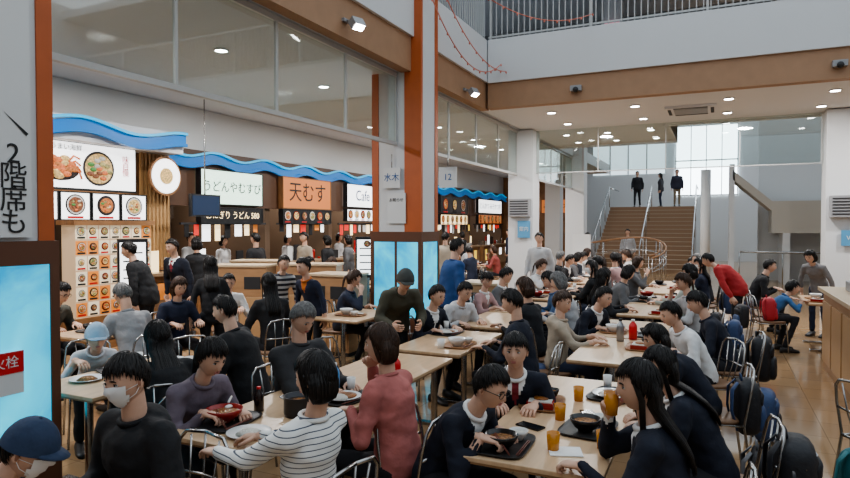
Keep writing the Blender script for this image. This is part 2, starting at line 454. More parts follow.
def put(name,head,psi,pose='sit',sc=1.,hp=.15,color=None,**kw):
    """real-world head centre (x,y,z) and heading; the seated pelvis ends up on its chair, standing feet on the floor"""
    z=head[2]; base=kw.pop('base',0.)
    L=solve_lean(pose,sc,hp,z-base)
    me,hc=person_mesh(name,pose=pose,L=L,sc=sc,hp=hp,**kw)
    a=rad(psi); d=Vector((-math.sin(a),math.cos(a)))
    loc=(head[0]-d.x*hc.y,head[1]-d.y*hc.y,base)
    o=inst(name,me,loc,psi,color=color)
    if pose=='sit': CH.append((loc[0],loc[1],psi))
    SEATED.append((loc[0],loc[1]))
    return o
CH=[];SEATED=[]
BLK=cloth('black',(.014,.014,.016)); NAV=cloth('navy',(.018,.024,.05)); BLZ=cloth('blazer',(.012,.015,.028))
TIE=cloth('tie',(.25,.03,.04))
import time; T0=time.time()
# --- foreground
put('seated_man',(-2.30,1.84,1.18),176,hp=.12,hy=.05,sc=.98,lod=0,mask=True,top=BLK,bulk=.025,hood=True,hair='child',hL=(-.12,.3,.72),hR=(.12,.3,.72))
put('seated_person',(-2.40,1.48,.98),-60,hp=.35,sc=.9,lod=0,mask=True,cap=cloth('cap_navy',(.03,.05,.10)),top=cloth('slate',(.06,.07,.10)),bulk=.02)
put('seated_woman',(-2.62,2.66,1.09),-100,hp=.40,sc=.94,fem=True,hair='pony',lod=0,top=cloth('mauve_grey',(.15,.12,.15)),hold='chopsticks',curl=.8,hL=(-.12,.40,.77),hR=(.10,.38,.80))
put('seated_woman',(-1.61,2.26,1.18),82,hp=.15,hy=.2,sc=.95,fem=True,hair='bob',lod=0,top=STRIPE,hL=(-.16,.42,.78),hR=(.10,.42,.78),pants=PTAN)
put('seated_man',(-2.6,3.5,1.20),-105,hp=.5,lod=0,hm=HAIRG,top=cloth('charcoal',(.035,.035,.038)),bulk=.02,hL=(-.15,.38,.77),hR=(.05,.4,.77))
put('seated_woman',(-1.72,3.06,1.17),85,hp=.1,hy=.4,sc=.96,fem=True,hair='bob',hm=HAIRB,lod=0,top=cloth('rust',(.42,.14,.125)),hL=(-.12,.25,.80),hR=(.1,.25,1.0),curl=.9,bulk=.01)
put('seated_boy',(-1.02,2.94,1.03),-104,hp=.35,sc=.90,lod=0,glasses=True,top=BLZ,vneck=(WHITE,),hL=(-.12,.34,.77),hR=(.1,.36,.80),hold='chopsticks',curl=.8)
put('seated_boy',(-1.10,3.62,1.08),-165,hp=-.02,hy=-.1,sc=.90,lod=0,top=BLZ,vneck=(WHITE,TIE),hair='child',hL=(-.12,.32,.77),hR=(.12,.3,.77))
put('seated_girl',(-.30,2.85,1.14),92,hp=.10,hy=.4,sc=.93,fem=True,hair='long',lod=0,top=BLZ,vneck=(WHITE,),hL=(-.1,.40,.78),hR=(.08,.30,.98),hold='cup',curl=.9)
put('seated_girl',(-.27,3.6,1.07),98,hp=.10,hy=.45,fem=True,hair='long',lod=0,sc=.90,top=BLZ,vneck=(WHITE,),hL=(-.1,.36,.77),hR=(.1,.36,.77))
# --- second ring
put('seated_girl',(-.40,4.95,.99),98,hp=.3,hy=.3,sc=.85,fem=True,hair='bob',top=BLZ)
put('seated_woman',(-3.45,3.01,1.08),65,hp=.2,sc=.92,fem=True,hair='long',lod=0,top=BLK,bulk=.02)
put('seated_child',(-4.56,3.37,.93),-120,hp=.1,sc=.74,top=cloth('pale',(.5,.5,.52)),cap=cloth('cap_blue',(.30,.40,.5)))
put('seated_man',(-3.55,3.75,1.17),110,hp=.2,top=BLK,bulk=.03)
put('seated_man',(-6.36,4.29,1.12),-80,hp=.4,glasses=True,top=cloth('olive',(.07,.065,.05)))
put('seated_man',(-5.32,4.22,1.16),80,hp=.5,hm=HAIRG,top=cloth('grey_shirt',(.30,.30,.31)))
put('standing_man',(-7.17,5.79,1.51),120,'stand',sc=.95,top=BLK,bulk=.03,hp=.2)
put('standing_man',(-7.2,6.55,1.53),180,'stand',sc=.95,top=BLZ,vneck=(WHITE,TIE),bulk=.015)
put('standing_woman',(-8.0,7.8,1.53),60,'stand',sc=.94,fem=True,hair='bob',top=BLK,lod=2)
put('standing_woman',(-5.58,5.66,1.36),50,'stand',sc=.85,fem=True,hair='long',top=BLK)
put('seated_woman',(-5.5,5.1,1.15),-110,fem=True,hair='bob',hm=HAIRB,top=NAV,hp=.3,sc=.95)
put('seated_boy',(-5.75,6.15,1.10),-130,sc=.92,top=WHITE,hp=.2)
put('seated_woman',(-4.6,5.56,1.19),60,fem=True,hair='long',top=BLK,hp=.1)
put('standing_boy',(-4.55,6.14,1.34),170,'stand',sc=.83,top=NAV,vneck=(cloth('orange',(.5,.15,.03)),))
put('standing_boy',(-5.4,6.85,1.32),-120,'stand',sc=.82,top=striped('cloth_striped_b',(.5,.5,.5),(.03,.03,.04),14,.5))
put('standing_man',(-2.83,5.52,1.29),-135,'stand',sc=.88,hp=.35,glasses=True,cap=cloth('cap_olive',(.06,.065,.06)),top=cloth('camo',(.07,.066,.045)),bulk=.03,hL=(-.15,.45,.85),hR=(.15,.45,.85))
put('seated_boy',(-2.66,5.93,1.10),-110,sc=.91,top=BLZ,vneck=(WHITE,),hp=.2)
put('seated_boy',(-2.57,6.5,1.09),-120,sc=.91,top=cloth('light_grey',(.5,.5,.51)),hood=True,hp=.3,bulk=.02)
put('seated_boy',(-1.64,5.3,1.16),90,sc=.95,top=BLZ,hp=.3)
put('standing_man',(-3.04,7.41,1.56),-40,'stand',sc=.96,top=cloth('royal',(.02,.065,.19)),bulk=.03,hp=.2)
put('seated_woman',(-1.68,7.28,1.18),90,hm=HAIRG,fem=True,hair='bob',top=cloth('pale_grey',(.42,.42,.43)),hp=.3)
put('seated_boy',(-1.08,6.8,1.07),-115,sc=.92,top=BLZ,vneck=(WHITE,),hp=.2)
put('seated_boy',(-.15,6.57,1.09),98,sc=.92,top=BLZ,hp=.3,hair='child')
put('seated_boy',(-.35,5.85,1.06),120,sc=.90,top=cloth('white_shirt',(.65,.65,.65)),hp=.3)
put('seated_woman',(-.31,9.25,1.22),80,top=cloth('sage',(.36,.38,.34)),fem=True,hair='bob',hp=.3)
put('standing_woman',(-.1,11.0,1.28),80,'stand',sc=.90,top=cloth('red',(.38,.03,.03)),fem=True,hair='short',bulk=.03,hp=.4)
put('seated_man',(.85,12.0,1.15),-90,top=BLK,hp=.1)
put('standing_woman',(1.40,11.7,1.34),150,'stand',sc=.88,fem=True,hair='bob',top=cloth('grey_knit',(.2,.19,.19)),hp=.4,pants=PNAVY)
put('seated_child',(1.03,10.4,.93),-70,sc=.72,top=cloth('child_blue',(.05,.14,.30)),hair='child')
T1=time.time()
# --- crowd variants (shared meshes, jacket colour per person)
VAR=[]
for i,(fem,hr,L,hp,pn,hmx,blk,vn) in enumerate([(0,'short',.12,.2,PBLACK,HAIR,.02,0),(0,'short',.35,.4,PNAVY,HAIR,0,1),(1,'bob',.2,.2,PBLACK,HAIRB,0,0),(1,'long',.1,.1,PNAVY,HAIR,.01,0),(0,'child',.25,.3,PTAN,HAIR,0,1),(1,'pony',.3,.3,PBLACK,HAIRB,0,0),(0,'short',.2,.1,PBLACK,HAIRG,.04,0),(0,'short',.05,0,PBLACK,HAIR,.03,1),(1,'bob',.35,.4,PBLACK,HAIR,.02,0),(0,'child',.1,.1,PNAVY,HAIRB,.01,0)]):
    me,hc=person_mesh('crowd',L=L,hp=hp,fem=bool(fem),hair=hr,hm=hmx,lod=2,pants=pn,bulk=blk,vneck=(WHITE,) if vn else None,sc=(1.02,.93,.97,.95,.86,.94,1.03,1.,.96,.84)[i],hy=(-.4,.5,.3,.6,-.5,.4,.7,-.8,.5,-.5)[i],hR=(.1,.3,.98) if i in(2,5,7) else None,hood=i in(0,9),mask=i==3,glasses=i==7)
    VAR.append((me,bool(fem)))
SVAR=[]
for i,(fem,hr,st) in enumerate([(0,'short',.6),(1,'long',.0),(0,'short',.0),(1,'bob',.7)]):
    me,hc=person_mesh('crowd_s',pose='stand',L=.05,fem=bool(fem),hair=hr,lod=2,step=st,sc=.92 if fem else .97,pants=(PBLACK,PNAVY,PTAN,PBLACK)[i],bulk=.02)
    SVAR.append((me,bool(fem)))
CC=[(.015,.016,.02),(.02,.022,.03),(.018,.025,.05),(.013,.013,.015),(.45,.45,.46),(.012,.012,.014),(.6,.6,.6),(.12,.12,.125),(.05,.10,.2),(.38,.32,.25),(.02,.02,.025),(.3,.07,.06),(.4,.41,.43),(.20,.21,.17),(.45,.28,.27),(.6,.58,.54)]
vi=[0]
def crowd(x,y,psi):
    for a,b in SEATED:
        if (a-x)**2+(b-y)**2<.48**2: return
    vi[0]+=1
    me,fem=VAR[(vi[0]*3+random.randrange(3))%len(VAR)]
    inst('seated_woman' if fem else 'seated_man',me,(x,y,0),psi+random.uniform(-22,22),color=random.choice(CC)); CH.append((x,y,psi)); SEATED.append((x,y))
def crowd_s(x,y,psi,z=0,k=None,c=None):
    me,fem=SVAR[k if k is not None else random.randrange(4)]
    inst('standing_woman' if fem else 'standing_man',me,(x,y,z),psi,color=c or random.choice(CC[:6]+CC[7:10])); SEATED.append((x,y))
RA,RB=-2.33,-.78
TABLES=[(RA,2.95,1.2),(RA,4.17,1.2),(RA,5.5,1.2),(RA,6.95,1.2),(RA,8.2,1.2),(RA,9.75,1.2),(RA,11.0,1.2),(RA,12.6,1.2),(RA,13.85,1.2),(RA,15.4,1.2),
        (RB,3.65,1.8),(RB,5.72,1.2),(RB,6.96,1.2),(RB,8.6,1.2),(RB,9.85,1.2),(RB,11.4,1.2),(RB,12.65,1.2),
        (-3.98,3.22,1.15),(-5.85,4.6,1.2),(-4.1,6.6,1.0),(-6.0,9.3,1.2),(-6.0,10.9,1.2),(-6.0,12.6,1.2),(-6.0,14.4,1.2),(-6.0,16.4,1.2),(1.55,10.9,1.2)]
for (x,y,l) in TABLES:
    if y<7.9: 
        continue
    for dy in(-.3,.3):
        for sd_,ps in((-1,-90),(1,90)):
            if x>0: continue
            if random.random()<(.58 if x==RB else .66): crowd(x+sd_*.60,y+dy,ps)
crowd(RB-.6,5.9,-90); crowd(RA-.6,7.3,-90); crowd(RA+.6,6.4,90); crowd(RA-.6,8.0,-90);crowd(-4.5,6.9,-90)
for a in((-7.85,10.67,160),(-7.7,11.3,90),(-7.6,12.0,100),(-7.9,9.2,90),(-7.3,14.5,80),(-7.6,16,60),(-5.2,17.8,20),(-3.4,18.3,-20),(-3.1,11.8,180),(-7.2,13.2,100),(-5.2,12,10),(-8,20,70),(-6.6,21,90)):
    crowd_s(*a)
for y in(5.9,9.2,10.1,12.3,14.6,17.5): crowd_s(-9.6,y,-90,0,random.choice((0,2,3)),random.choice(((.5,.5,.5),(.02,.02,.03),(.6,.6,.6))))
print('PEOPLE',T1-T0,time.time()-T1,len(SEATED))

# ------------------------------------------------------------------ furniture
CHROME=mat('chrome',(.42,.41,.40),.25,1.)
WOODT=mat('table_wood',(.58,.40,.25),.32,var=.10,vscale=3,stretch=(8,1,1),bump=.03,bscale=60)
WOODE=mat('table_edge',(.30,.17,.08),.5)
SEATM=mat('seat_pad',(.20,.11,.06),.5)
def chair_mesh():
    mb=MB(); r=.0095
    R=[]
    for z,k in((.432,.96),(.44,1.),(.455,1.),(.462,.93)):
        R.append([Vector((math.copysign(abs(math.cos(a))**.55,math.cos(a))*.20*k,math.copysign(abs(math.sin(a))**.55,math.sin(a))*.195*k+.01,z)) for a in [2*math.pi*j/24 for j in range(24)]])
    mb.rings(R,SEATM)
    for s in(-1,1):
        mb.tube([(s*.20,.20,0),(s*.18,.18,.40),(s*.18,.17,.43)],r,CHROME)
        mb.tube([(s*.20,-.25,0),(s*.185,-.19,.43),(s*.185,-.23,.66),(s*.17,-.25,.77),(s*.13,-.26,.815),(0,-.265,.83)],r,CHROME)
        mb.tube([(s*.18,.17,.425),(s*.18,-.19,.425)],r,CHROME)
        mb.tube([(s*.07,-.19,.44),(s*.08,-.235,.6),(s*.10,-.262,.8)],.006,CHROME,6)
    mb.tube([(-.18,.17,.425),(.18,.17,.425)],r,CHROME); mb.tube([(-.18,-.19,.425),(.18,-.19,.425)],r,CHROME)
    mb.tube([(-.184,-.225,.62),(0,-.25,.62),(.184,-.225,.62)],.008,CHROME,6)
    mb.tube([(0,-.19,.44),(0,-.25,.62),(0,-.265,.83)],.006,CHROME,6)
    return mb.mesh('dining_chair')
CHM=chair_mesh()
for x,y,p in CH:
    a=rad(p); inst('dining_chair',CHM,(x+math.sin(a)*.03,y-math.cos(a)*.03,0),p)
for x,y,p in((-4.5,7.2,-60),(1.6,10.2,0),(.75,10.9,-90),(2.1,11.2,90),(-1.6,4.35,80),(-2.95,4.6,-95),(-2.95,7.2,-90),(-4.6,4.3,60)):
    inst('dining_chair',CHM,(x,y,0),p)
def table_mesh(l,w=.68):
    mb=MB()
    mb.box(-w/2,w/2,-l/2,l/2,.702,.726,WOODT); mb.box(-w/2+.004,w/2-.004,-l/2+.004,l/2-.004,.690,.702,WOODE)
    for y in(-l/2+.22,l/2-.22):
        mb.tube([(0,y,.03),(0,y,.69)],.03,CHROME,12); mb.box(-.25,.25,y-.03,y+.03,.67,.69,CHROME); mb.box(-.28,.28,y-.035,y+.035,.0,.03,CHROME)
    mb.box(-.02,.02,-l/2+.22,l/2-.22,.64,.68,CHROME)
    return mb.mesh('dining_table')
TM={}
for x,y,l in TABLES:
    if l not in TM: TM[l]=table_mesh(l-.02)
    inst('dining_table',TM[l],(x,y,0),0,bevel=.004)

# ------------------------------------------------------------------ table things
PORC=mat('porcelain',(.75,.74,.72),.2); LACQ=mat('lacquer_black',(.015,.013,.013),.25); LACR=mat('lacquer_red',(.30,.02,.015),.25)
SOUP=mat('soup',(.30,.13,.04),.2,bump=.8,bscale=60,var=.5,vscale=60); RICE=mat('rice',(.75,.72,.65),.7,bump=.8,bscale=200); TRAY=mat('tray',(.03,.028,.028),.45); TRAYW=mat('tray_wood',(.33,.17,.08),.4)
CURRY=mat('curry',(.25,.09,.02),.3,bump=.5,bscale=60,var=.4,vscale=40)
def bowl(mb,c,r,h,m,food):
    mb.lathe(c,[(.001,0),(r*.45,0),(r*.45,h*.08),(r*.7,h*.3),(r*.95,h*.75),(r,h),(r*.94,h),(r*.88,h*.72),(.001,h*.70)],m,22)
    mb.lathe(Vector(c)+Vector((0,0,h*.71)),[(r*.88,0),(r*.6,h*.08),(.001,h*.12)],food,18)
def cupm(mb,c,r,h,m,inner):
    mb.lathe(c,[(.001,0),(r*.82,0),(r,h),(r*.92,h),(r*.78,h*.08),(.001,h*.07)],m,16); mb.lathe(Vector(c)+Vector((0,0,h*.75)),[(r*.9,0),(.001,.001)],inner,14)
AMB=mat('cup_amber',(.6,.25,.03),.2); TEA=mat('tea',(.35,.12,.02),.1)
STEEL=mat('steel',(.5,.5,.5),.25,1.)
def tray_mesh(k):
    mb=MB(); R=[]
    tm=(TRAY,TRAYW,TRAY,TRAYW,TRAY)[k]
    for z,s_ in((0,.93),(.012,1.),(.016,1.),(.008,.95)):
        R.append([Vector((math.copysign(abs(math.cos(a))**.4,math.cos(a))*.19*s_,math.copysign(abs(math.sin(a))**.4,math.sin(a))*.135*s_,z)) for a in [2*math.pi*j/32 for j in range(32)]])
    mb.rings(R,tm)
    if k in(0,1): 
        bowl(mb,(-.06,0,.01),.085,.07,(LACQ,PORC)[k],SOUP); bowl(mb,(.09,-.05,.01),.05,.05,PORC,RICE); 
        mb.lathe((.10,.07,.01),[(.001,0),(.03,0),(.045,.012),(.043,.014),(.001,.008)],PORC,18)
    elif k==2:
        mb.lathe((-.03,0,.01),[(.001,0),(.08,0),(.12,.02),(.117,.022),(.07,.008),(.001,.006)],PORC,28); mb.ell((-.07,.0,.025),(.05,.07,.022),RICE,14,8); mb.ell((.01,.0,.022),(.065,.075,.012),CURRY,14,8); cupm(mb,(.14,.08,.01),.03,.09,PORC,TEA)
    elif k==3:
        mb.box(-.15,.03,-.08,.08,.01,.045,LACR); mb.box(-.14,.02,-.07,.07,.045,.052,RICE); mb.ell((-.06,.0,.055),(.05,.05,.012),CURRY,12,6); bowl(mb,(.11,-.04,.01),.052,.06,LACQ,SOUP)
    else:
        bowl(mb,(-.02,.01,.01),.105,.075,LACR,SOUP); mb.tube([(.07,.05,.09),(.15,.09,.10)],.007,PORC,6); mb.ell((.06,.04,.07),(.03,.022,.01),PORC,10,6)
    for q in(0,.01): mb.tube([(-.15,-.11+q,.018),(.07,-.115+q,.018)],.003,mat('chopstick',(.18,.05,.03),.4),5)
    return mb.mesh('food_tray')
TRM=[tray_mesh(k) for k in range(5)]
ZT=.7265
def tray(x,y,rz,k): inst('food_tray',TRM[k],(x,y,ZT),rz)
for x,y,rz,k in((-.96,2.98,92,0),(-.62,3.42,84,0),(-.97,3.78,97,3),(-.60,4.15,80,2),(-2.5,2.66,95,4),(-2.15,3.35,80,2),(-2.5,3.5,95,3),(-2.5,5.85,90,2),(-2.15,5.3,90,1),(-4.15,3.3,70,2),(-3.85,3.55,100,1),(-5.95,4.4,90,0),(-.95,6.7,90,1),(-.6,5.9,90,3),(-.6,6.6,90,0),(-4.1,6.5,0,1),(1.45,11.0,20,1)):
    tray(x,y,rz,k)
for (x,y,l) in TABLES:
    if y>7:
        for dy in(-.3,.3):
            for s_ in(-1,1):
                if random.random()<.6: tray(x+s_*.17,y+dy,90+random.uniform(-15,15),random.randrange(5))
def simple(name,fn,x,y,z=ZT,rz=0):
    mb=MB(); fn(mb); return mb.obj(name,(x,y,z),rz)
def pot(mb):
    mb.lathe((0,0,0),[(.001,0),(.085,0),(.09,.02),(.09,.11),(.094,.115),(.086,.115),(.082,.02),(.001,.015)],mat('pot_dark',(.05,.05,.055),.35,.6),26)
    mb.lathe((0,0,.085),[(.082,0),(.001,.012)],SOUP,20)
    for s_ in(-1,1): mb.tube([(s_*.09,-.03,.09),(s_*.125,-.02,.095),(s_*.125,.02,.095),(s_*.09,.03,.09)],.006,STEEL,6)
simple('cooking_pot',pot,-2.22,2.95)
def bottle(m,capm,h=.2,r=.033):
    def f(mb):
        mb.lathe((0,0,0),[(.001,0),(r,.004),(r,h*.62),(r*.85,h*.75),(r*.4,h*.86),(r*.4,h*.9)],m,16); mb.lathe((0,0,h*.9),[(r*.45,0),(r*.45,h*.1),(.001,h*.1)],capm,12)
    return f
BD=mat('bottle_dark',(.02,.012,.01),.1); RED=mat('plastic_red',(.6,.03,.03),.35); BLU=mat('plastic_blue',(.1,.3,.6),.3); GRN=mat('label_green',(.1,.3,.08),.4)
simple('soy_sauce_bottle',bottle(BD,RED,.15,.03),-2.48,2.90)
simple('water_bottle',bottle(BLU,PORC),-2.3,3.45); simple('drink_bottle',bottle(RED,PORC,.17,.035),-2.1,3.95); simple('drink_bottle',bottle(RED,PORC,.2,.04),-.72,6.3)
simple('thermos_bottle',bottle(mat('steel_bottle',(.35,.36,.38),.3,.8),LACQ,.22,.035),-.82,6.15); simple('water_bottle',bottle(GRN,PORC),-3.75,3.05)
for x,y in((-.72,3.02),(-.80,3.52),(-.78,3.95),(-.50,3.15)):
    simple('tea_cup',lambda mb:cupm(mb,(0,0,0),.034,.09,AMB,TEA),x,y)
for x,y in((-2.3,3.2),(-2.2,4.0),(-2.5,4.3),(-2.25,5.1)):
    simple('paper_cup',lambda mb:cupm(mb,(0,0,0),.036,.085,PORC,TEA),x,y)
plate=[(.001,0),(.07,0),(.12,.018),(.117,.02),(.07,.006),(.001,.006)]
simple('dinner_plate',lambda mb:(mb.lathe((0,0,0),plate,PORC,28),mb.lathe((0,0,.007),[(.07,0),(.04,.02),(.001,.024)],RICE,16)),-2.25,2.55)
simple('dinner_plate',lambda mb:(mb.lathe((0,0,0),plate,PORC,28),mb.lathe((0,0,.007),[(.07,0),(.04,.02),(.001,.024)],SOUP,16)),-4.1,2.95)
simple('smartphone',lambda mb:mb.box(-.037,.037,-.075,.075,0,.009,mat('phone_black',(.01,.01,.012),.15)),-.66,3.68,rz=30)
simple('smartphone',lambda mb:mb.box(-.037,.037,-.075,.075,0,.009,mat('phone_black')),-.92,3.32,rz=70)
simple('paper_napkin',lambda mb:mb.obox(Matrix.Rotation(.02,4,'X'),.16,.12,.004,WHITE),-.66,3.02,ZT+.004,20)
BPK={}
def backpack(name,x,y,rz,m,m2,z=0,s=1.):
    if (m.name,m2.name) not in BPK:
        mb=MB()
        mb.ell((0,0,.22),(.155,.09,.22),m,24,16,None,.55); mb.ell((0,.085,.14),(.12,.045,.11),m2,20,12,None,.55); mb.ell((0,.075,.30),(.12,.03,.06),m,20,10,None,.6)
        mb.tube([(-.03,-.05,.43),(-.03,-.05,.475),(.03,-.05,.475),(.03,-.05,.43)],.008,m2,6)
        for q in(-1,1): mb.tube([(q*.06,-.08,.42),(q*.08,-.125,.36),(q*.10,-.13,.2),(q*.13,-.09,.05)],[.02,.022,.02,.012],m2,8,False,.35)
        mb.tube([(-.15,.02,.32),(-.10,.075,.385),(.10,.075,.385),(.15,.02,.32)],.004,CHROME,5)
        for k in range(len(mb.v)):
            v=mb.v[k]; f_=.008*noise.noise(Vector(v)*14); mb.v[k]=(v[0]*(1+f_*4),v[1]+f_*1.5,v[2])
        BPK[(m.name,m2.name)]=mb.mesh('backpack')
    o=inst(name,BPK[(m.name,m2.name)],(x,y,z),rz); o.scale=(s,s,s)
NY=mat('nylon_black',(.02,.02,.024),.6,bump=.4,bscale=20); NYB=mat('nylon_teal',(.03,.16,.18),.6,bump=.4,bscale=20); NYN=mat('nylon_navy',(.04,.07,.16),.6,bump=.4,bscale=20); NYR=mat('nylon_red',(.45,.03,.04),.6,bump=.3,bscale=20); NYG=mat('nylon_grey',(.14,.14,.15),.6,bump=.3,bscale=20)
for a in((.36,3.0,-90,NY,NY,.34,.95),(.38,3.6,-85,NY,NY,.34),(.30,4.4,-90,NY,NYG),(.22,5.0,-80,NY,NYN,.34,.9),(.40,6.0,-90,NYN,NY),(.42,6.75,-95,NY,NY,.34),(.3,7.9,-90,NY,NY),(-1.55,5.9,-70,NYN,NYN,.0,1.1),(-1.5,6.7,60,NY,NYN,0,1.1),(.2,9.4,-90,NY,NY),(-1.45,8.2,-60,NYN,NY),(-3.15,4.9,60,NY,NY),(-1.3,4.7,-30,NY,NY,0,1.1)):
    backpack('backpack',*a)
i=0
for x,y,p in CH[14:]:
    i+=1
    if (x>-.4 and y>7) or (x<-2.8 and i%3==0):
        a=rad(p); backpack('backpack',x+math.sin(a)*.40,y-math.cos(a)*.40,p+180,random.choice((NY,NYN,NYG)),random.choice((NY,NYN)),.33,random.uniform(.75,.95))
backpack('backpack',.72,10.2,-80,NYR,NYR,.45,.8)
backpack('backpack',.86,4.55,-50,NYB,NYB,.0,1.05); backpack('backpack',1.05,5.2,20,NY,NY,0,1.1)
inst('dining_chair',CHM,(1.05,4.9,0),-60)
simple('shopping_bag',lambda mb:(mb.box(-.16,.16,-.07,.07,0,.3,mat('bag_paper',(.6,.5,.38),.7)),mb.tube([(-.07,0,.3),(-.06,0,.4),(.06,0,.4),(.07,0,.3)],.005,RED,5)),-3.3,4.2,0,20)

# ------------------------------------------------------------------ building
WALL=mat('wall_white',(.63,.64,.65),.7,bump=.03,bscale=30); CEILM=mat('ceiling_white',(.68,.69,.71),.8); TAN=mat('tan_beam',(.37,.22,.13),.6,var=.05)
ORG=mat('orange_strip',(.46,.115,.035),.5,var=.05); BRN=mat('brown_band',(.13,.055,.03),.5); FRM=mat('frame_grey',(.46,.46,.45),.4)
GREY=mat('metal_grey',(.30,.30,.31),.4); DKG=mat('dark_grey',(.03,.03,.033),.6)
def bluepanel():
    m=bpy.data.materials.new('blue_lightbox'); m.use_nodes=True; nt=m.node_tree; b=nt.nodes['Principled BSDF']
    tc=nt.nodes.new('ShaderNodeTexCoord'); n=nt.nodes.new('ShaderNodeTexNoise'); n.inputs['Scale'].default_value=2.0; n.inputs['Detail'].default_value=4; n.inputs['Distortion'].default_value=.8
    cr=nt.nodes.new('ShaderNodeValToRGB'); cr.color_ramp.elements[0].position=.3; cr.color_ramp.elements[0].color=(.005,.28,.52,1); cr.color_ramp.elements[1].position=.75; cr.color_ramp.elements[1].color=(.08,.70,.90,1)
    nt.links.new(tc.outputs['Object'],n.inputs['Vector']); nt.links.new(n.outputs['Fac'],cr.inputs[0]); nt.links.new(cr.outputs[0],b.inputs['Emission Color']); nt.links.new(cr.outputs[0],b.inputs['Base Color'])
    b.inputs['Emission Strength'].default_value=1.0; b.inputs['Roughness'].default_value=.2; return m
BLUEL=bluepanel()
def glassm(name,tr=.9,tint=(.92,.96,.95)):
    m=bpy.data.materials.new(name); m.use_nodes=True; nt=m.node_tree; nt.nodes.clear()
    o=nt.nodes.new('ShaderNodeOutputMaterial'); t=nt.nodes.new('ShaderNodeBsdfTransparent'); t.inputs[0].default_value=(*tint,1); g=nt.nodes.new('ShaderNodeBsdfGlossy'); g.inputs['Roughness'].default_value=.03
    mx=nt.nodes.new('ShaderNodeMixShader'); mx.inputs[0].default_value=1-tr; nt.links.new(t.outputs[0],mx.inputs[1]); nt.links.new(g.outputs[0],mx.inputs[2]); nt.links.new(mx.outputs[0],o.inputs[0]); return m
GLASS=glassm('smoke_screen_glass',.86,(.86,.91,.90))
def box(name,x0,x1,y0,y1,z0,z1,m,bevel=0,parent=None):
    mb=MB(); mb.box(x0,x1,y0,y1,z0,z1,m); return mb.obj(name,bevel=bevel,parent=parent)
fm=bpy.data.materials.new('floor_tile'); fm.use_nodes=True; nt=fm.node_tree; b=nt.nodes['Principled BSDF']
tc=nt.nodes.new('ShaderNodeTexCoord'); br=nt.nodes.new('ShaderNodeTexBrick'); br.offset=0; br.inputs['Scale'].default_value=1; br.inputs['Brick Width'].default_value=.45; br.inputs['Row Height'].default_value=.45; br.inputs['Mortar Size'].default_value=.003
br.inputs['Color1'].default_value=(.46,.30,.17,1); br.inputs['Color2'].default_value=(.41,.265,.15,1); br.inputs['Mortar'].default_value=(.24,.15,.08,1)
nt.links.new(tc.outputs['Object'],br.inputs['Vector']); nz=nt.nodes.new('ShaderNodeTexNoise'); nz.inputs['Scale'].default_value=1.3; nz.inputs['Detail'].default_value=5; nt.links.new(tc.outputs['Object'],nz.inputs['Vector'])
mx=nt.nodes.new('ShaderNodeMix'); mx.data_type='RGBA'; mx.blend_type='MULTIPLY'; mx.inputs['Factor'].default_value=.2; nt.links.new(br.outputs['Color'],mx.inputs['A']); nt.links.new(nz.outputs['Fac'],mx.inputs['B']); nt.links.new(mx.outputs['Result'],b.inputs['Base Color'])
b.inputs['Roughness'].default_value=.10
box('floor',-12.5,9,-5,36,-.1,0,fm)
box('wall_left',-12.5,-12.4,-5,36,0,8,WALL); box('wall_right',8.0,8.1,-5,36,0,8,WALL); box('wall_behind',-12.5,8.1,-5.1,-5,0,8,WALL)
box('ceiling',-12.4,-4.24,-5,28,4.12,4.5,CEILM)
box('ceiling_rear',-4.2,-.95,11.52,18,4.12,4.5,CEILM); box('ceiling_side',-.95,8,11.52,14.9,4.12,4.5,CEILM)
box('ceiling_stairwell',-12.4,-5.4,18,36,7.6,7.7,CEILM)
box('trim_1',-4.22,-4.05,-5,11.5,4.1,4.6,TAN); box('trim_2',-4.25,-4.0,-5,11.5,4.6,5.4,WALL)
box('trim_3',-4.0,8,11.3,11.5,4.1,4.58,TAN); box('trim_4',-3.98,8,11.25,11.5,4.58,5.4,WALL)
box('trim_5',-4.2,-.95,18,18.2,4.1,5.4,WALL); box('trim_6',-.95,8,14.9,15.1,4.1,5.4,WALL); box('trim_7',-1.1,-.95,15.1,18,4.1,5.4,WALL)
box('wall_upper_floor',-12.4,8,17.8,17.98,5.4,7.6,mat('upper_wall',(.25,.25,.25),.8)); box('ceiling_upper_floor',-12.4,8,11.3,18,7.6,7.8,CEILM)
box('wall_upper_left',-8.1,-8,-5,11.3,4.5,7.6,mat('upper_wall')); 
mb=MB()
for i in range(110): x=-3.95+i*.11; mb.box(x-.009,x+.009,11.33,11.35,5.4,6.45,FRM)
mb.box(-4,8,11.31,11.37,6.42,6.47,FRM); mb.box(-4,8,11.32,11.36,5.45,5.48,FRM)
for i in range(7): x=-3.95+i*1.9; mb.box(x-.02,x+.02,11.31,11.37,5.4,6.45,FRM)
mb.obj('balcony_railing')
mb=MB()
for i in range(145): y=-4.9+i*.112; mb.box(-4.06,-4.04,y-.009,y+.009,5.4,6.45,FRM)
mb.box(-4.08,-4.02,-5,11.3,6.42,6.47,FRM); mb.obj('balcony_railing')
for x in(-2.6,1.2,4.2): box('upper_column',x,x+.45,16.0,16.4,5.4,7.6,WALL)
box('upper_poster',-2.55,-2.2,15.9,15.95,5.9,6.9,mat('poster_pink',(.7,.3,.35),.6,emit=(.9,.5,.6),es=.5))
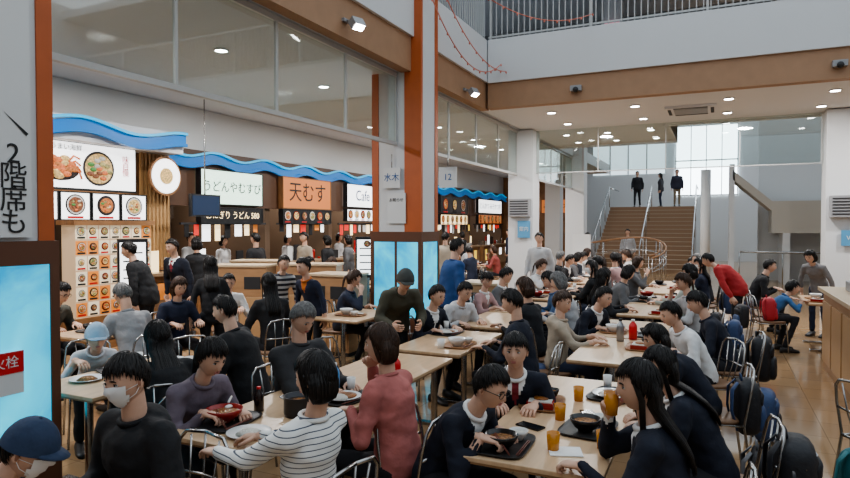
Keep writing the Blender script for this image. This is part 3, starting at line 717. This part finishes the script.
def column(y0,low=True,x1=-3.9,w=.8,d=.58,top=4.1,orange=True,name='column'):
    mb=MB(); x0=x1-w; y1=y0+d
    mb.box(x0,x1,y0,y1,0,top,WALL)
    if orange:
        e=.012
        mb.box(x1-.26,x1+e,y0-e,y0+.05,1.75,top,ORG); mb.box(x0-e,x0+.1,y0-e,y0+.05,1.75,top,ORG)
        mb.box(x1-.05,x1+e,y1-.09,y1+e,1.75,top,ORG)
        mb.box(x0-.03,x1+.03,y0-.03,y1+.03,1.60,1.75,BRN); mb.box(x0-.03,x1+.03,y0-.03,y1+.03,0,.48,BRN)
        for xx,yy in((x0,y0),(x1,y0),(x0,y1),(x1,y1)): mb.box(xx-.03,xx+.03,yy-.03,yy+.03,.48,1.6,BRN)
        mb.box((x0+x1)/2-.02,(x0+x1)/2+.02,y0-.025,y0,.48,1.6,BRN)
        mb.box(x0+.03,x1-.03,y0-.02,y0+.01,.48,1.6,BLUEL); mb.box(x1-.01,x1+.02,y0+.03,y1-.03,.48,1.6,BLUEL)
        mb.box(x0+.03,x1-.03,y1-.01,y1+.02,.48,1.6,BLUEL); mb.box(x0-.02,x0+.01,y0+.03,y1-.03,.48,1.6,BLUEL)
    return mb.obj(name)
column(1.99,top=7.6); c2=column(8.1,top=7.6)
column(14.2,orange=False,w=.6); column(20.4,orange=False,w=.6,top=7.6)
column(14.2,orange=False,x1=2.75,w=.8); column(24.4,orange=False,w=.6,top=7.6,x1=-5.6)
def acunit(x,y,z,s=.3):
    mb=MB(); mb.box(-s,s,-.12,0,0,.42,GREY)
    for i in range(6): mb.box(-s+.04,s-.04,-.13,-.12,.05+i*.06,.075+i*.06,DKG)
    mb.obj('wall_air_unit',(x,y,z),bevel=.01)
acunit(-4.2,14.18,2.05,.26); acunit(2.35,14.18,2.0,.35)
def flat(name,x,y,z,w,h,rz,m,extra=None,th=.02):
    mb=MB(); mb.box(-w/2,w/2,-th/2,th/2,-h/2,h/2,m)
    if extra: extra(mb,w,h,-th/2-.003)
    return mb.obj(name,(x,y,z),rz)
PAPER=mat('paper_white',(.66,.67,.67),.6); INK=mat('ink',(.02,.02,.02),.6)
def text(body,parent,x,z,size,m,y=-.014,vert=False,bold=0):
    c=bpy.data.curves.new('lettering','FONT'); c.body='\n'.join(body) if vert else body; c.size=size; c.align_x='CENTER'; c.align_y='CENTER'; c.extrude=.001; c.space_line=.82 if vert else 1
    c.materials.append(m); o=bpy.data.objects.new('lettering',c); COL.objects.link(o); o.parent=parent; o.location=(x,y,z); o.rotation_euler=(rad(90),0,0); return o
bn=flat('hanging_banner',-3.87,2.20,3.0,.44,2.45,90,PAPER,lambda mb,w,h,y:mb.add([(.19,y,-.60),(.03,y,-.44),(.03,y,-.53),(-.0,y,-.44),(.12,y,-.44),(.055,y,-.465),(.205,y,-.585)],[(0,1,5,6),(3,4,1),(3,1,2)],INK,False))
text('2階席も',bn,.11,-.93,.17,INK,vert=True); text('ご利用下さい',bn,-.08,-.80,.15,INK,vert=True)
pl=flat('notice_sign',-3.86,2.2,.95,.3,.26,90,PAPER,lambda mb,w,h,y:mb.box(-w/2,w/2,y,y+.002,0,h/2,RED)); text('消火栓',pl,0,.065,.08,PAPER)
for x,y,z,t in((-4.35,8.05,2.55,'水木'),(-3.55,8.3,2.55,'12')):
    s_=flat('hanging_notice',x,y,z,.28,.3,0,PAPER); text(t,s_,0,0,.13,mat('ink_blue',(.02,.1,.3),.5))
    mb=MB(); mb.tube([(0,0,.15),(0,0,.35)],.008,STEEL,6); q=mb.obj('hanger',parent=s_)
po=flat('wall_poster',-4.28,8.07,2.1,.3,.45,0,PAPER); text('お知らせ',po,0,.12,.06,INK)
po=flat('wall_poster',-4.1,14.15,1.75,.3,.4,0,mat('poster_blue',(.1,.3,.5),.5)); text('案内',po,0,0,.12,PAPER)
po=flat('wall_poster',2.4,14.15,1.6,.4,.3,0,mat('poster_blue')); text('WiFi',po,0,0,.12,PAPER)
def curtain(y0,y1,x=-4.3,z0=3.08,z1=4.1):
    mb=MB(); mb.box(x-.005,x+.005,y0,y1,z0,z1,GLASS)
    mb.box(x-.03,x+.03,y0,y1,z0-.05,z0,FRM); mb.box(x-.03,x+.03,y0,y1,z1-.06,z1,FRM)
    k=max(1,round((y1-y0)/1.5))
    for i in range(k+1):
        y=y0+(y1-y0)*i/k; mb.box(x-.015,x+.015,y-.015,y+.015,z0,z1,FRM)
    mb.obj('glass_smoke_curtain')
curtain(2.6,8.08); curtain(8.7,14.2); curtain(14.8,20.4)
mb=MB(); mb.box(-3.9,1.9,14.5,14.51,3.1,4.1,GLASS); mb.box(-3.9,1.9,14.48,14.53,3.08,3.10,FRM)
for i in range(5): x=-3.9+i*1.45; mb.box(x-.008,x+.008,14.49,14.52,3.1,4.1,FRM)
mb.obj('glass_smoke_curtain')
# shops
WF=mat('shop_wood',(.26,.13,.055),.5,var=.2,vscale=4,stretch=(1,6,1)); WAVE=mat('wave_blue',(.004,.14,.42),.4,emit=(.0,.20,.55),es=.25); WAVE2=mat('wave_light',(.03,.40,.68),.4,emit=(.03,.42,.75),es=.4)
LW=mat('lightbox_white',(.8,.8,.78),.5,emit=(.96,.98,1),es=1.7); LWARM=mat('lightbox_warm',(.8,.7,.5),.5,emit=(1,.75,.4),es=1.5); LORG=mat('sign_orange',(.40,.14,.045),.5,emit=(.75,.24,.065),es=.55)
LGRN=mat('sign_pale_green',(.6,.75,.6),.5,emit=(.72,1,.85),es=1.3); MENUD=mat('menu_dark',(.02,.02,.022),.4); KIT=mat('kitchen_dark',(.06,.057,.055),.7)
LRED=mat('sign_red_lit',(.5,.04,.03),.5,emit=(.7,.04,.03),es=.8); LYEL=mat('sign_yellow_lit',(.7,.5,.08),.5,emit=(.9,.6,.1),es=.9)
box('wall_shopfront',-9.3,-9.12,-5,28,3.3,4.11,mat('fascia_grey',(.55,.56,.56),.7))
PY=(-2,1.6,5.2,8.2,11.0,13.5,16.2,19.6,23.6,27.8)
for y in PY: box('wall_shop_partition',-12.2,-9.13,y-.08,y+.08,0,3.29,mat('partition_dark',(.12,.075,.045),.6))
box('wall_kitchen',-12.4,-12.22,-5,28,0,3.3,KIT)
box('trim_8',-9.12,-9.06,8.2,27.8,2.22,3.3,mat('fascia_brown',(.10,.05,.028),.5)); box('trim_9',-9.12,-9.06,-2,8.1,2.35,3.09,WF)
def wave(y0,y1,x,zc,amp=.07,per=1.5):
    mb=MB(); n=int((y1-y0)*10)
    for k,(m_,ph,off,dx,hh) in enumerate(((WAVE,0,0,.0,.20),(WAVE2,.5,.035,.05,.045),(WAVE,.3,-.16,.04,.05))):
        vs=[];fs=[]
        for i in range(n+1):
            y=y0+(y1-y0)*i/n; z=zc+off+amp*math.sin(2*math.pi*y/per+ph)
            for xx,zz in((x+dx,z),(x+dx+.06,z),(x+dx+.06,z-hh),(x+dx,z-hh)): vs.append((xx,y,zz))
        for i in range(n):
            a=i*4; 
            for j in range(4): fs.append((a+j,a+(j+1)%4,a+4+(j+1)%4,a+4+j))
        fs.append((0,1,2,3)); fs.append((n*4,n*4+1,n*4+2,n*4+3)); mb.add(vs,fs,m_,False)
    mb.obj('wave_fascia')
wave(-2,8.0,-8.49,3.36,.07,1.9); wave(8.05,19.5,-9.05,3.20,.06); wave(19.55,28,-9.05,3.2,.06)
box('wall_shop_canopy',-9.05,-8.5,-2,8.0,3.1,3.45,WALL)
FOODC=[mat('food_%d'%i,c,.6,emit=c,es=.4,var=.7,vscale=30) for i,c in enumerate([(.42,.15,.05),(.55,.38,.16),(.2,.08,.04),(.32,.28,.12)])]
BOWLB=mat('print_bowl',(.03,.022,.022),.5); SHRIMP=mat('print_shrimp',(.55,.16,.06),.5,emit=(.6,.17,.06),es=.4,var=.5,vscale=40)
def dish(mb,cx,y,cz,r,i,seg=24):
    mb.disc((cx,y,cz),r,(0,-1,0),BOWLB,seg); mb.disc((cx,y-.004,cz),r*.88,(0,-1,0),(PORC,LACR,BOWLB)[i%3],seg); mb.disc((cx,y-.008,cz),r*.74,(0,-1,0),FOODC[i%4],seg)
    P_=FOODC+[RICE,SHRIMP,GRN]
    for k in range(8):
        a=k*.8+i; q=r*(.25+.3*((k*37%5)/5)); mb.ell((cx+math.cos(a)*q,y-.014,cz+math.sin(a)*q),(r*(.12+.1*(k%3)/2),.007,r*.12),P_[(i+k*3+1)%7],8,5)
def sign(name,y,z,w,h,m,body=None,size=.3,tm=None,x=-8.98,foods=0,fr_=None,depth=.12,rnd=False):
    mb=MB(); mb.box(-w/2,w/2,-depth/2,depth/2,-h/2,h/2,m); f=fr_ or MENUD
    for a in((-w/2-.02,w/2+.02,-h/2-.02,-h/2),(-w/2-.02,w/2+.02,h/2,h/2+.02),(-w/2-.02,-w/2,-h/2,h/2),(w/2,w/2+.02,-h/2,h/2)): mb.box(a[0],a[1],-depth/2-.01,depth/2,a[2],a[3],f)
    for i in range(foods):
        cx=-w/2+w*(i+.5)/foods; r=min(w/foods,h)*.40
        dish(mb,cx,-depth/2-.002,.02,r,i+int(y*3)); mb.box(cx-r*.8,cx+r*.8,-depth/2-.004,-depth/2,-h/2+.01,-h/2+.01+h*.09,(RED,INK)[i%2])
    o=mb.obj(name,(x,y,z),90)
    if body: text(body,o,0,0,size,tm or INK,y=-depth/2-.008)
    return o
IR=mat('ink_red',(.5,.02,.02),.5)
mb=MB(); w_,h_=1.7,.68; mb.box(-w_/2,w_/2,-.06,.06,-h_/2,h_/2,LW); mb.box(-w_/2-.03,w_/2+.03,-.05,.05,-h_/2-.03,h_/2+.03,MENUD)
mb.disc((.18,-.062,-.02),.27,(0,-1,0),BOWLB,28); mb.disc((.18,-.066,-.02),.235,(0,-1,0),FOODC[1],28)
for k in range(14):
    a=k*2.4; q=.19*math.sqrt(k/14); mb.ell((.18+math.cos(a)*q,-.078,-.02+math.sin(a)*q),(.06,.01,.035),(SHRIMP,RICE,FOODC[2],FOODC[3],GRN)[k%5],8,5)
mb.ell((-.45,-.07,-.08),(.30,.01,.16),BOWLB,24,8)
for k in range(16):
    a=k*2.4; q=math.sqrt(k/16); mb.ell((-.45+math.cos(a)*q*.24,-.085,-.03+math.sin(a)*q*.15),(.085,.014,.05),(SHRIMP,FOODC[0],SHRIMP,FOODC[1])[k%4],8,5)
for s_ in(-1,1):
    for k in range(4): mb.tube([(-.45+s_*.08,-.08,.0),(-.45+s_*(.2+.03*k),-.085,.14-.08*k),(-.45+s_*(.30+.01*k),-.08,.10-.10*k)],.016,SHRIMP,6)
s1=mb.obj('menu_lightbox',(-8.8,6.35,2.75),90); text('味自慢',s1,.66,.05,.13,IR,y=-.07,vert=True); text('うまい海鮮',s1,-.35,.26,.10,INK,y=-.07)
for i in range(4): sign('menu_lightbox',5.65+i*.52,2.14,.46,.40,LW,foods=1,x=-8.85)
mb=MB(); mb.disc((0,0,0),.34,(1,0,0),WF,32,.05); mb.disc((.05,0,0),.30,(1,0,0),LW,32,.01); mb.disc((.062,0,0),.14,(1,0,0),FOODC[1],24,.006); mb.obj('round_shop_sign',(-8.7,7.75,2.7))
mb=MB()
for i in range(8): mb.box(-8.95,-8.9,7.45+i*.08,7.49+i*.08,1.1,3.1,mat('slat_wood',(.45,.27,.12),.5))
mb.box(-8.96,-8.89,7.42,8.06,1.05,1.1,WF); mb.obj('wooden_slat_screen')
sign('shop_sign',9.7,2.6,1.75,.66,LGRN,'うどんやむすび',.24); sign('shop_sign',12.25,2.6,1.9,.70,LORG,'天むす',.5,fr_=WF); sign('shop_sign',14.8,2.65,1.6,.6,LW,'Cafe',.4,mat('ink_blue2',(.02,.05,.15),.5))
sign('menu_board',14.8,2.12,1.6,.3,LW,foods=5); sign('menu_board',12.25,2.05,1.9,.3,MENUD,foods=6); sign('menu_board',9.7,2.04,1.75,.3,MENUD,'おにぎり うどん 580',.17,LWARM)
sign('shop_sign',17.8,2.6,2.4,.6,MENUD,'うどん そば',.4,LWARM); sign('shop_sign',21.5,2.6,2.6,.6,MENUD,foods=3); sign('shop_sign',25.6,2.65,3.0,.55,LW,'とんかつ みそかつ丼',.3,mat('ink_blue2'))
sign('menu_board',17.8,2.05,2.4,.35,LW,foods=6); sign('menu_board',21.5,2.05,2.6,.35,LWARM,foods=6); sign('menu_board',25.6,2.1,3.,.35,LORG,foods=6)
box('wall_rear_shop',-12.2,-5.7,28.0,28.2,0,4.1,WF)
for i,(x,m_,t_) in enumerate(((-8.0,LW,'とんかつ'),(-6.6,LORG,'みそかつ'))):
    s_=sign('shop_sign',27.8,2.7,1.2,.6,m_,None,x=x); s_.rotation_euler=(0,0,0); text(t_,s_,0,0,.26,INK,y=-.07)
mb=MB(); mb.box(-.65,.65,-.15,.15,.5,1.85,mat('display_back',(.5,.36,.24),.5,emit=(1,.72,.45),es=.25)); mb.box(-.7,.7,-.2,.2,0,.5,WF); mb.box(-.7,.7,-.2,.2,1.85,1.92,WF)
CARDO=mat('card_orange',(.7,.25,.06),.5,emit=(.7,.25,.06),es=.35); CARDP=mat('card_cream',(.75,.66,.5),.5,emit=(.8,.65,.45),es=.45)
for r_ in range(6):
    for c_ in range(7):
        cx=-.56+c_*.187; cz=.62+r_*.225; q=random.random()
        mb.box(cx-.085,cx+.085,-.153,-.15,cz-.10,cz+.10,CARDO if q<.3 else CARDP); dish(mb,cx+random.uniform(-.01,.01),-.154,cz+.015,random.uniform(.05,.068),r_*3+c_*2,12); mb.box(cx-.06,cx+.06,-.157,-.15,cz-.09,cz-.065,RED if (r_+c_)%3==0 else INK)
mb.obj('food_display_case',(-8.43,6.45,0),90)
for y0,y1 in((-1.8,1.4),(1.8,5.0),(7.3,8.0),(8.4,10.8),(11.2,13.3),(13.7,16.0),(16.4,19.4),(19.8,23.4),(23.8,27.6)):
    mb=MB(); mb.box(-8.95,-8.6,y0,y1,0,.98,WF); mb.box(-8.97,-8.5,y0,y1,.98,1.03,mat('counter_top',(.32,.22,.14),.3)); mb.box(-8.6,-8.58,y0+.1,y1-.1,.2,.85,mat('counter_panel',(.34,.22,.13),.5))
    yy=y0+.15
    while yy<y1-.2:
        q=random.random(); w_=random.uniform(.08,.26); h_=random.uniform(.08,.42); xx=random.uniform(-8.9,-8.75)
        if q<.55: mb.box(xx,xx+.03,yy,yy+w_,1.03,1.03+h_,random.choice((LW,MENUD,LWARM,RED,PAPER,MENUD,CARDO)))
        elif q<.8: mb.lathe((xx,yy+.06,1.03),[(.001,0),(.04,0),(.045,h_*.5),(.03,h_*.6),(.001,h_*.6)],random.choice((STEEL,PORC,LACR,BD)),10)
        else: mb.box(xx-.03,xx+.2,yy,yy+w_,1.03,1.03+h_*.5,random.choice((STEEL,GREY,MENUD)))
        yy+=w_+random.uniform(.02,.2)
    yy=y0+.2
    while yy<y1-.4:
        w_=random.uniform(.18,.45); h_=random.uniform(.2,.5); mb.box(-8.585,-8.575,yy,yy+w_,.85-h_,.85,random.choice((PAPER,CARDO,LW,RED,LYEL,WF,WF,MENUD))); yy+=w_+random.uniform(.1,.6)
    yy=y0+.1
    while yy<y1-.2 and y0>8:
        w_=random.uniform(.10,.22); h_=random.uniform(.14,.34); mb.box(-9.03,-9.02,yy,yy+w_,1.86-h_,1.86,random.choice((PAPER,LWARM,LW,LRED,LYEL,MENUD,CARDO))); yy+=w_+random.uniform(.03,.15)
    mb.box(-9.05,-9.0,y0,y1,1.86,1.9,DKG)
    mb.obj('shop_counter')
for y0 in (2.2,5.6,8.6,11.3,13.8,16.6,20,24):
    mb=MB(); mb.box(-12.15,-11.7,y0,y0+2,0,.9,STEEL); mb.box(-12.1,-11.6,y0,y0+2,2.0,2.5,STEEL); mb.box(-12.2,-12.15,y0,y0+2,.9,2.5,mat('kitchen_tile',(.35,.35,.34),.3))
    for zz in(.9,1.35,1.7):
        mb.box(-12.15,-11.9,y0,y0+2,zz-.02,zz,STEEL); yy=y0+.05
        while yy<y0+1.9:
            w_=random.uniform(.06,.25); mb.box(-12.1,-11.92,yy,yy+w_,zz,zz+random.uniform(.08,.28),random.choice((PORC,STEEL,RED,LWARM,MENUD,PAPER,GREY,CARDO))); yy+=w_+.03
    mb.obj('kitchen_equipment')
def monitor(x,y,z,w,h,m,rz=90):
    mb=MB(); mb.box(-w/2,w/2,-.03,.03,-h/2,h/2,MENUD); mb.box(-w/2+.03,w/2-.03,-.034,-.03,-h/2+.03,h/2-.03,m); mb.tube([(0,0,h/2),(0,0,4.1-z)],.012,STEEL,8); mb.obj('menu_monitor',(x,y,z),rz)
monitor(-8.3,8.3,2.2,.7,.4,mat('screen_blue',(.02,.03,.06),.2,emit=(.05,.08,.14),es=.3)); 
PNL=mat('partition_wood',(.38,.22,.115),.45,var=.12,vscale=3,stretch=(1,1,5))
def partition(x,y,rz,w=.9,h=1.2,d=.45,nm='tray_return_cabinet'):
    mb=MB(); mb.box(-w/2,w/2,-d/2,d/2,.06,h,PNL); mb.box(-w/2-.02,w/2+.02,-d/2-.02,d/2+.02,h,h+.035,mat('cab_top',(.55,.42,.28),.4)); mb.box(-w/2+.03,w/2-.03,-d/2+.03,d/2-.03,0,.06,DKG)
    for k in(-1,1): mb.box(k*w/4-w/4+.03,k*w/4+w/4-.03,-d/2-.012,-d/2,.12,h*.62,mat('cab_door',(.48,.30,.16),.4)); mb.box(k*w/4-.13,k*w/4+.13,-d/2-.006,-d/2+.01,h*.72,h*.88,DKG)
    mb.obj(nm,(x,y,0),rz,bevel=.004)
partition(-6.7,7.5,20); partition(-5.9,8.2,20); partition(-7.3,8.6,20); partition(-4.95,7.5,0,.7,1.12,.5); partition(-3.2,8.9,0,.6,.95,.5,'water_station'); partition(-6.9,12,80)
def kiosk(x,y,rz,m):
    mb=MB(); mb.box(-.2,.2,-.03,.03,.95,1.65,MENUD); mb.box(-.17,.17,-.035,-.03,1.0,1.6,m); mb.box(-.04,.04,-.03,.03,.03,.95,STEEL); mb.box(-.22,.22,-.18,.18,0,.03,STEEL)
    for k in range(4): mb.box(-.13,.13,-.038,-.034,1.08+k*.12,1.10+k*.12,INK)
    dish(mb,0,-.038,1.53,.06,2,12)
    mb.obj('menu_stand',(x,y,0),rz)
kiosk(-7.6,6.2,60,LW); kiosk(-5.4,9.1,30,LW)
mb=MB(); mb.box(1.28,2.6,5.9,9.4,0,1.0,PNL); mb.box(1.22,2.65,5.85,9.45,1.0,1.05,mat('cab_top')); 
for k in range(5): mb.box(1.26,1.28,6.0+k*.68,6.6+k*.68,.12,.88,mat('cab_door'))
mb.box(1.4,2.4,9.4,9.42,.12,.88,mat('cab_door'))
mb.obj('service_counter',bevel=.005)
mb=MB(); mb.box(0,.5,0,.7,0,.12,GREY); mb.box(.05,.45,.05,.65,.12,.16,PAPER); mb.obj('tray_stack',(1.45,8.3,1.05),bevel=.01)
# ceiling fittings
EM=mat('lamp_emitter',(1,1,1),.5,emit=(1,.98,.95),es=28.)
mb=MB(); mb.lathe((0,0,-.02),[(.001,.0),(.075,0),(.075,.02),(.001,.02)],EM,16); mb.tube([(math.cos(a*math.pi/8)*.085,math.sin(a*math.pi/8)*.085,-.012) for a in range(16)],.012,WALL,6,True); DLM=mb.mesh('downlight')
def dl(x,y,z=4.12,e=None):
    inst('downlight',DLM,(x,y,z))
def lamp(x,y,z,e,size=.3,col=(.99,.985,.98)):
    l=bpy.data.lights.new('downlight_lamp','AREA'); l.shape='DISK'; l.size=size; l.energy=e; l.color=col; o=bpy.data.objects.new('downlight_lamp',l); COL.objects.link(o); o.location=(x,y,z)
for y in(1.5,3.8,6.1,8.4,10.7,13,15.3,17.6,19.9,22.2,24.5):
    for x in(-5.8,-7.9): dl(x,y)
for i,y in enumerate((1.5,5.0,8.4,12,15.3,19)): lamp(-6.6,y,4.08,115)
for y in(12.3,13.8):
    for x in(-3.0,-1.4,.2,1.8,3.4,5.0): dl(x,y)
for y in(15.5,17):
    for x in(-3.4,-2.4,-1.4): dl(x,y)
for x in(-2.5,.6,3.6): lamp(x,13,4.08,95)
lamp(-2.5,16.5,4.08,95)
for y in(3.5,6.8,9.7,12.4,15,18,21.8,25.6): lamp(-10.4,y,3.2,60)
mb=MB(); mb.box(-.45,.45,-.45,.45,-.05,0,CEILM); mb.box(-.3,.3,-.3,.3,-.06,-.05,GREY)
for k in(-1,1): mb.box(-.3,.3,k*.38-.03,k*.38+.03,-.056,-.05,DKG); mb.box(k*.38-.03,k*.38+.03,-.3,.3,-.056,-.05,DKG)
mb.obj('ceiling_air_conditioner',(-.45,13.1,4.12),bevel=.01)
def spot(x,y,z,rz):
    mb=MB(); mb.box(-.06,.06,-.02,.02,-.02,.02,GREY); mb.tube([(0,-.02,0),(0,-.12,-.03)],.012,GREY,8)
    M=Matrix.Translation((0,-.16,-.06))@Matrix.Rotation(rad(-20),4,'Z')@Matrix.Rotation(rad(-35),4,'X'); mb.obox(M,.16,.10,.12,GREY); mb.obox(M@Matrix.Translation((0,0,-.062)),.13,.08,.01,EM); mb.obj('spotlight',(x,y,z),rz)
spot(-4.03,6.3,4.3,90); spot(-4.03,10.2,4.25,90); 
for x in(-2.3,1.7): 
    mb=MB(); mb.box(-.1,.1,-.1,0,-.05,.05,GREY); mb.ell((0,-.1,-.03),(.05,.05,.05),DKG,12,8); mb.obj('security_camera',(x,11.3,4.32),bevel=.008)
PNK=mat('garland',(.65,.22,.16),.5)
mb=MB()
for (a,b,sag) in(((-3.8,7.9,6.0),(-3.6,11.2,4.75),.5),((-3.8,8.0,5.4),(-3.7,11.2,4.9),.6),((-3.8,8.0,5.9),(-2.0,11.2,5.6),.5)):
    a=Vector(a);b=Vector(b); pts=[]
    for i in range(25):
        t=i/24; p=a.lerp(b,t); p.z-=sag*4*t*(1-t); pts.append(p)
    mb.tube(pts,.009,PNK,5)
    for p in pts[::2]: mb.ell(p-Vector((0,0,.02)),(.016,.016,.024),PNK,8,5)
mb.obj('string_lights')

# ------------------------------------------------------------------ stairs & rear
STP=mat('stair_brown',(.30,.185,.11),.5); SKY=mat('window_daylight',(.8,.9,1),.5,emit=(.85,.95,1),es=5.0); SKY2=mat('window_daylight_dim',(.6,.7,.75),.5,emit=(.75,.88,.95),es=1.2)
SX=.85
mb=MB(); n=16
for i in range(n):
    y=25+i*.31; z=(i+1)*.168; mb.box(-5.3+SX,-1.7+SX,y,y+.32,z-.168,z,STP); mb.box(-5.3+SX,-1.7+SX,y-.012,y+.03,z-.012,z+.002,mat('stair_nosing',(.5,.42,.33),.5))
mb.box(-5.3+SX,-1.7+SX,25+n*.31,33,2.55,n*.168,STP); mb.box(-5.3+SX,-1.7+SX,32.8,33,0,2.55,WALL)
mb.obj('staircase')
mb=MB()
for x in(-5.38+SX,-3.5+SX,-1.62+SX):
    mb.tube([(x,25,.95),(x,25+n*.31,.95+n*.168)],.03,STEEL,8)
    for i in range(0,n+1,4): mb.tube([(x,25+i*.31,i*.168),(x,25+i*.31,.95+i*.168)],.02,STEEL,6)
for x in (-5.38+SX,-1.62+SX): mb.tube([(x,30,3.6),(x,33,3.6)],.03,STEEL,8)
mb.obj('stair_handrail')
for a in((-3.35,30.6,180,2.69,0,(.02,.02,.025)),(-2.35,31.2,100,2.69,1,(.06,.06,.07)),(-1.6,30.4,190,2.69,2,(.03,.03,.05))): crowd_s(a[0],a[1],a[2],a[3],a[4],a[5])
crowd_s(-4.6,24.0,10,0,3); crowd_s(-2.9,23.6,170,0,0,(.4,.4,.42))
box('wall_back',-12.4,8,35,35.2,0,9,WALL)
mb=MB(); mb.box(-1.9,1.0,34.93,34.97,3.4,7.0,SKY); mb.obj('window_1')
mb=MB(); mb.box(-6.2,-2.4,34.93,34.97,4.6,6.6,SKY2); mb.obj('window_2')
mb=MB()
for i in range(5): x=-1.9+i*.725; mb.box(x-.02,x+.02,34.85,34.93,3.4,7.0,FRM)
for z in(3.4,5.2,7): mb.box(-1.93,1.03,34.85,34.93,z-.03,z+.03,FRM)
for i in range(5): x=-6.2+i*.95; mb.box(x-.03,x+.03,34.85,34.93,4.6,6.6,FRM)
mb.obj('window_mullions')
box('wall_stair_core',1.3,8,23.6,23.8,0,9,WALL)
STC=mat('stair_core',(.50,.47,.42),.7)
mb=MB()
vs=[(.5,22,3.3),(1.6,22,2.3),(1.6,22,2.6),(.5,22,3.6)]; vs+=[(x,23.4,z) for x,y,z in vs]
mb.add(vs,[(0,1,2,3),(7,6,5,4),(0,4,5,1),(1,5,6,2),(2,6,7,3),(3,7,4,0)],STC,False); mb.box(1.6,5,22,23.4,1.6,2.6,STC); mb.box(.4,.55,22,23.4,0,3.8,WALL)
mb.box(1.9,2.1,22,23.4,0,1.6,WALL)
mb.obj('upper_stair_flight')
mb=MB(); mb.lathe((0,0,0),[(.13,0),(.13,3.4)],WALL,20); mb.obj('round_column',(-.25,19,0))
mb=MB(); mb.tube([(.7,21.95,1.0),(1.9,21.95,1.0),(3.2,21.95,1.0)],.03,STEEL,8)
for x in(.7,1.9,3.2): mb.tube([(x,21.95,0),(x,21.95,1.0)],.02,STEEL,6)
mb.obj('barrier_rail')
mb=MB(); WR=mat('handrail_wood',(.30,.16,.08),.4)
for off in(0,.9):
    pts=[(-4.2+2.9*math.sin(t*math.pi/2)-off*.2,19.4+off+1.8*math.cos(t*math.pi/2),1.15+.30*math.sin(t*math.pi)) for t in [i/14*1.3 for i in range(15)]]
    mb.tube(pts,.022,WR,8); mb.tube([(a,b_,c_-.4) for a,b_,c_ in pts],.012,STEEL,6)
    for a,b_,c_ in pts[::2]: mb.tube([(a,b_,0),(a,b_,c_)],.013,STEEL,6)
mb.obj('ramp_handrail')
mb=MB(); mb.tube([(0,0,.03),(0,0,1.5)],.02,STEEL,8); mb.box(-.25,.25,-.02,.02,1.0,1.6,PAPER); mb.lathe((0,0,0),[(.2,0),(.2,.03),(.001,.03)],STEEL,18); mb.obj('floor_sign',(-3.3,17,0),-10)

# ------------------------------------------------------------------ world / camera
w=bpy.data.worlds.new('W'); scene.world=w; w.use_nodes=True; bg=w.node_tree.nodes['Background']; bg.inputs[0].default_value=(.80,.91,1,1); bg.inputs[1].default_value=1.35
try:
    scene.view_settings.view_transform='AgX'; scene.view_settings.look='AgX - Medium High Contrast'
except Exception as e: print(e)
cd=bpy.data.cameras.new('cam'); cam=bpy.data.objects.new('camera',cd); COL.objects.link(cam); cam.location=(0,0,1.85); cam.rotation_euler=(rad(90-1.3),0,rad(25.3)); cd.lens=26; cd.sensor_width=36; cd.clip_start=.05; scene.camera=cam
print('DONE',time.time()-T0)
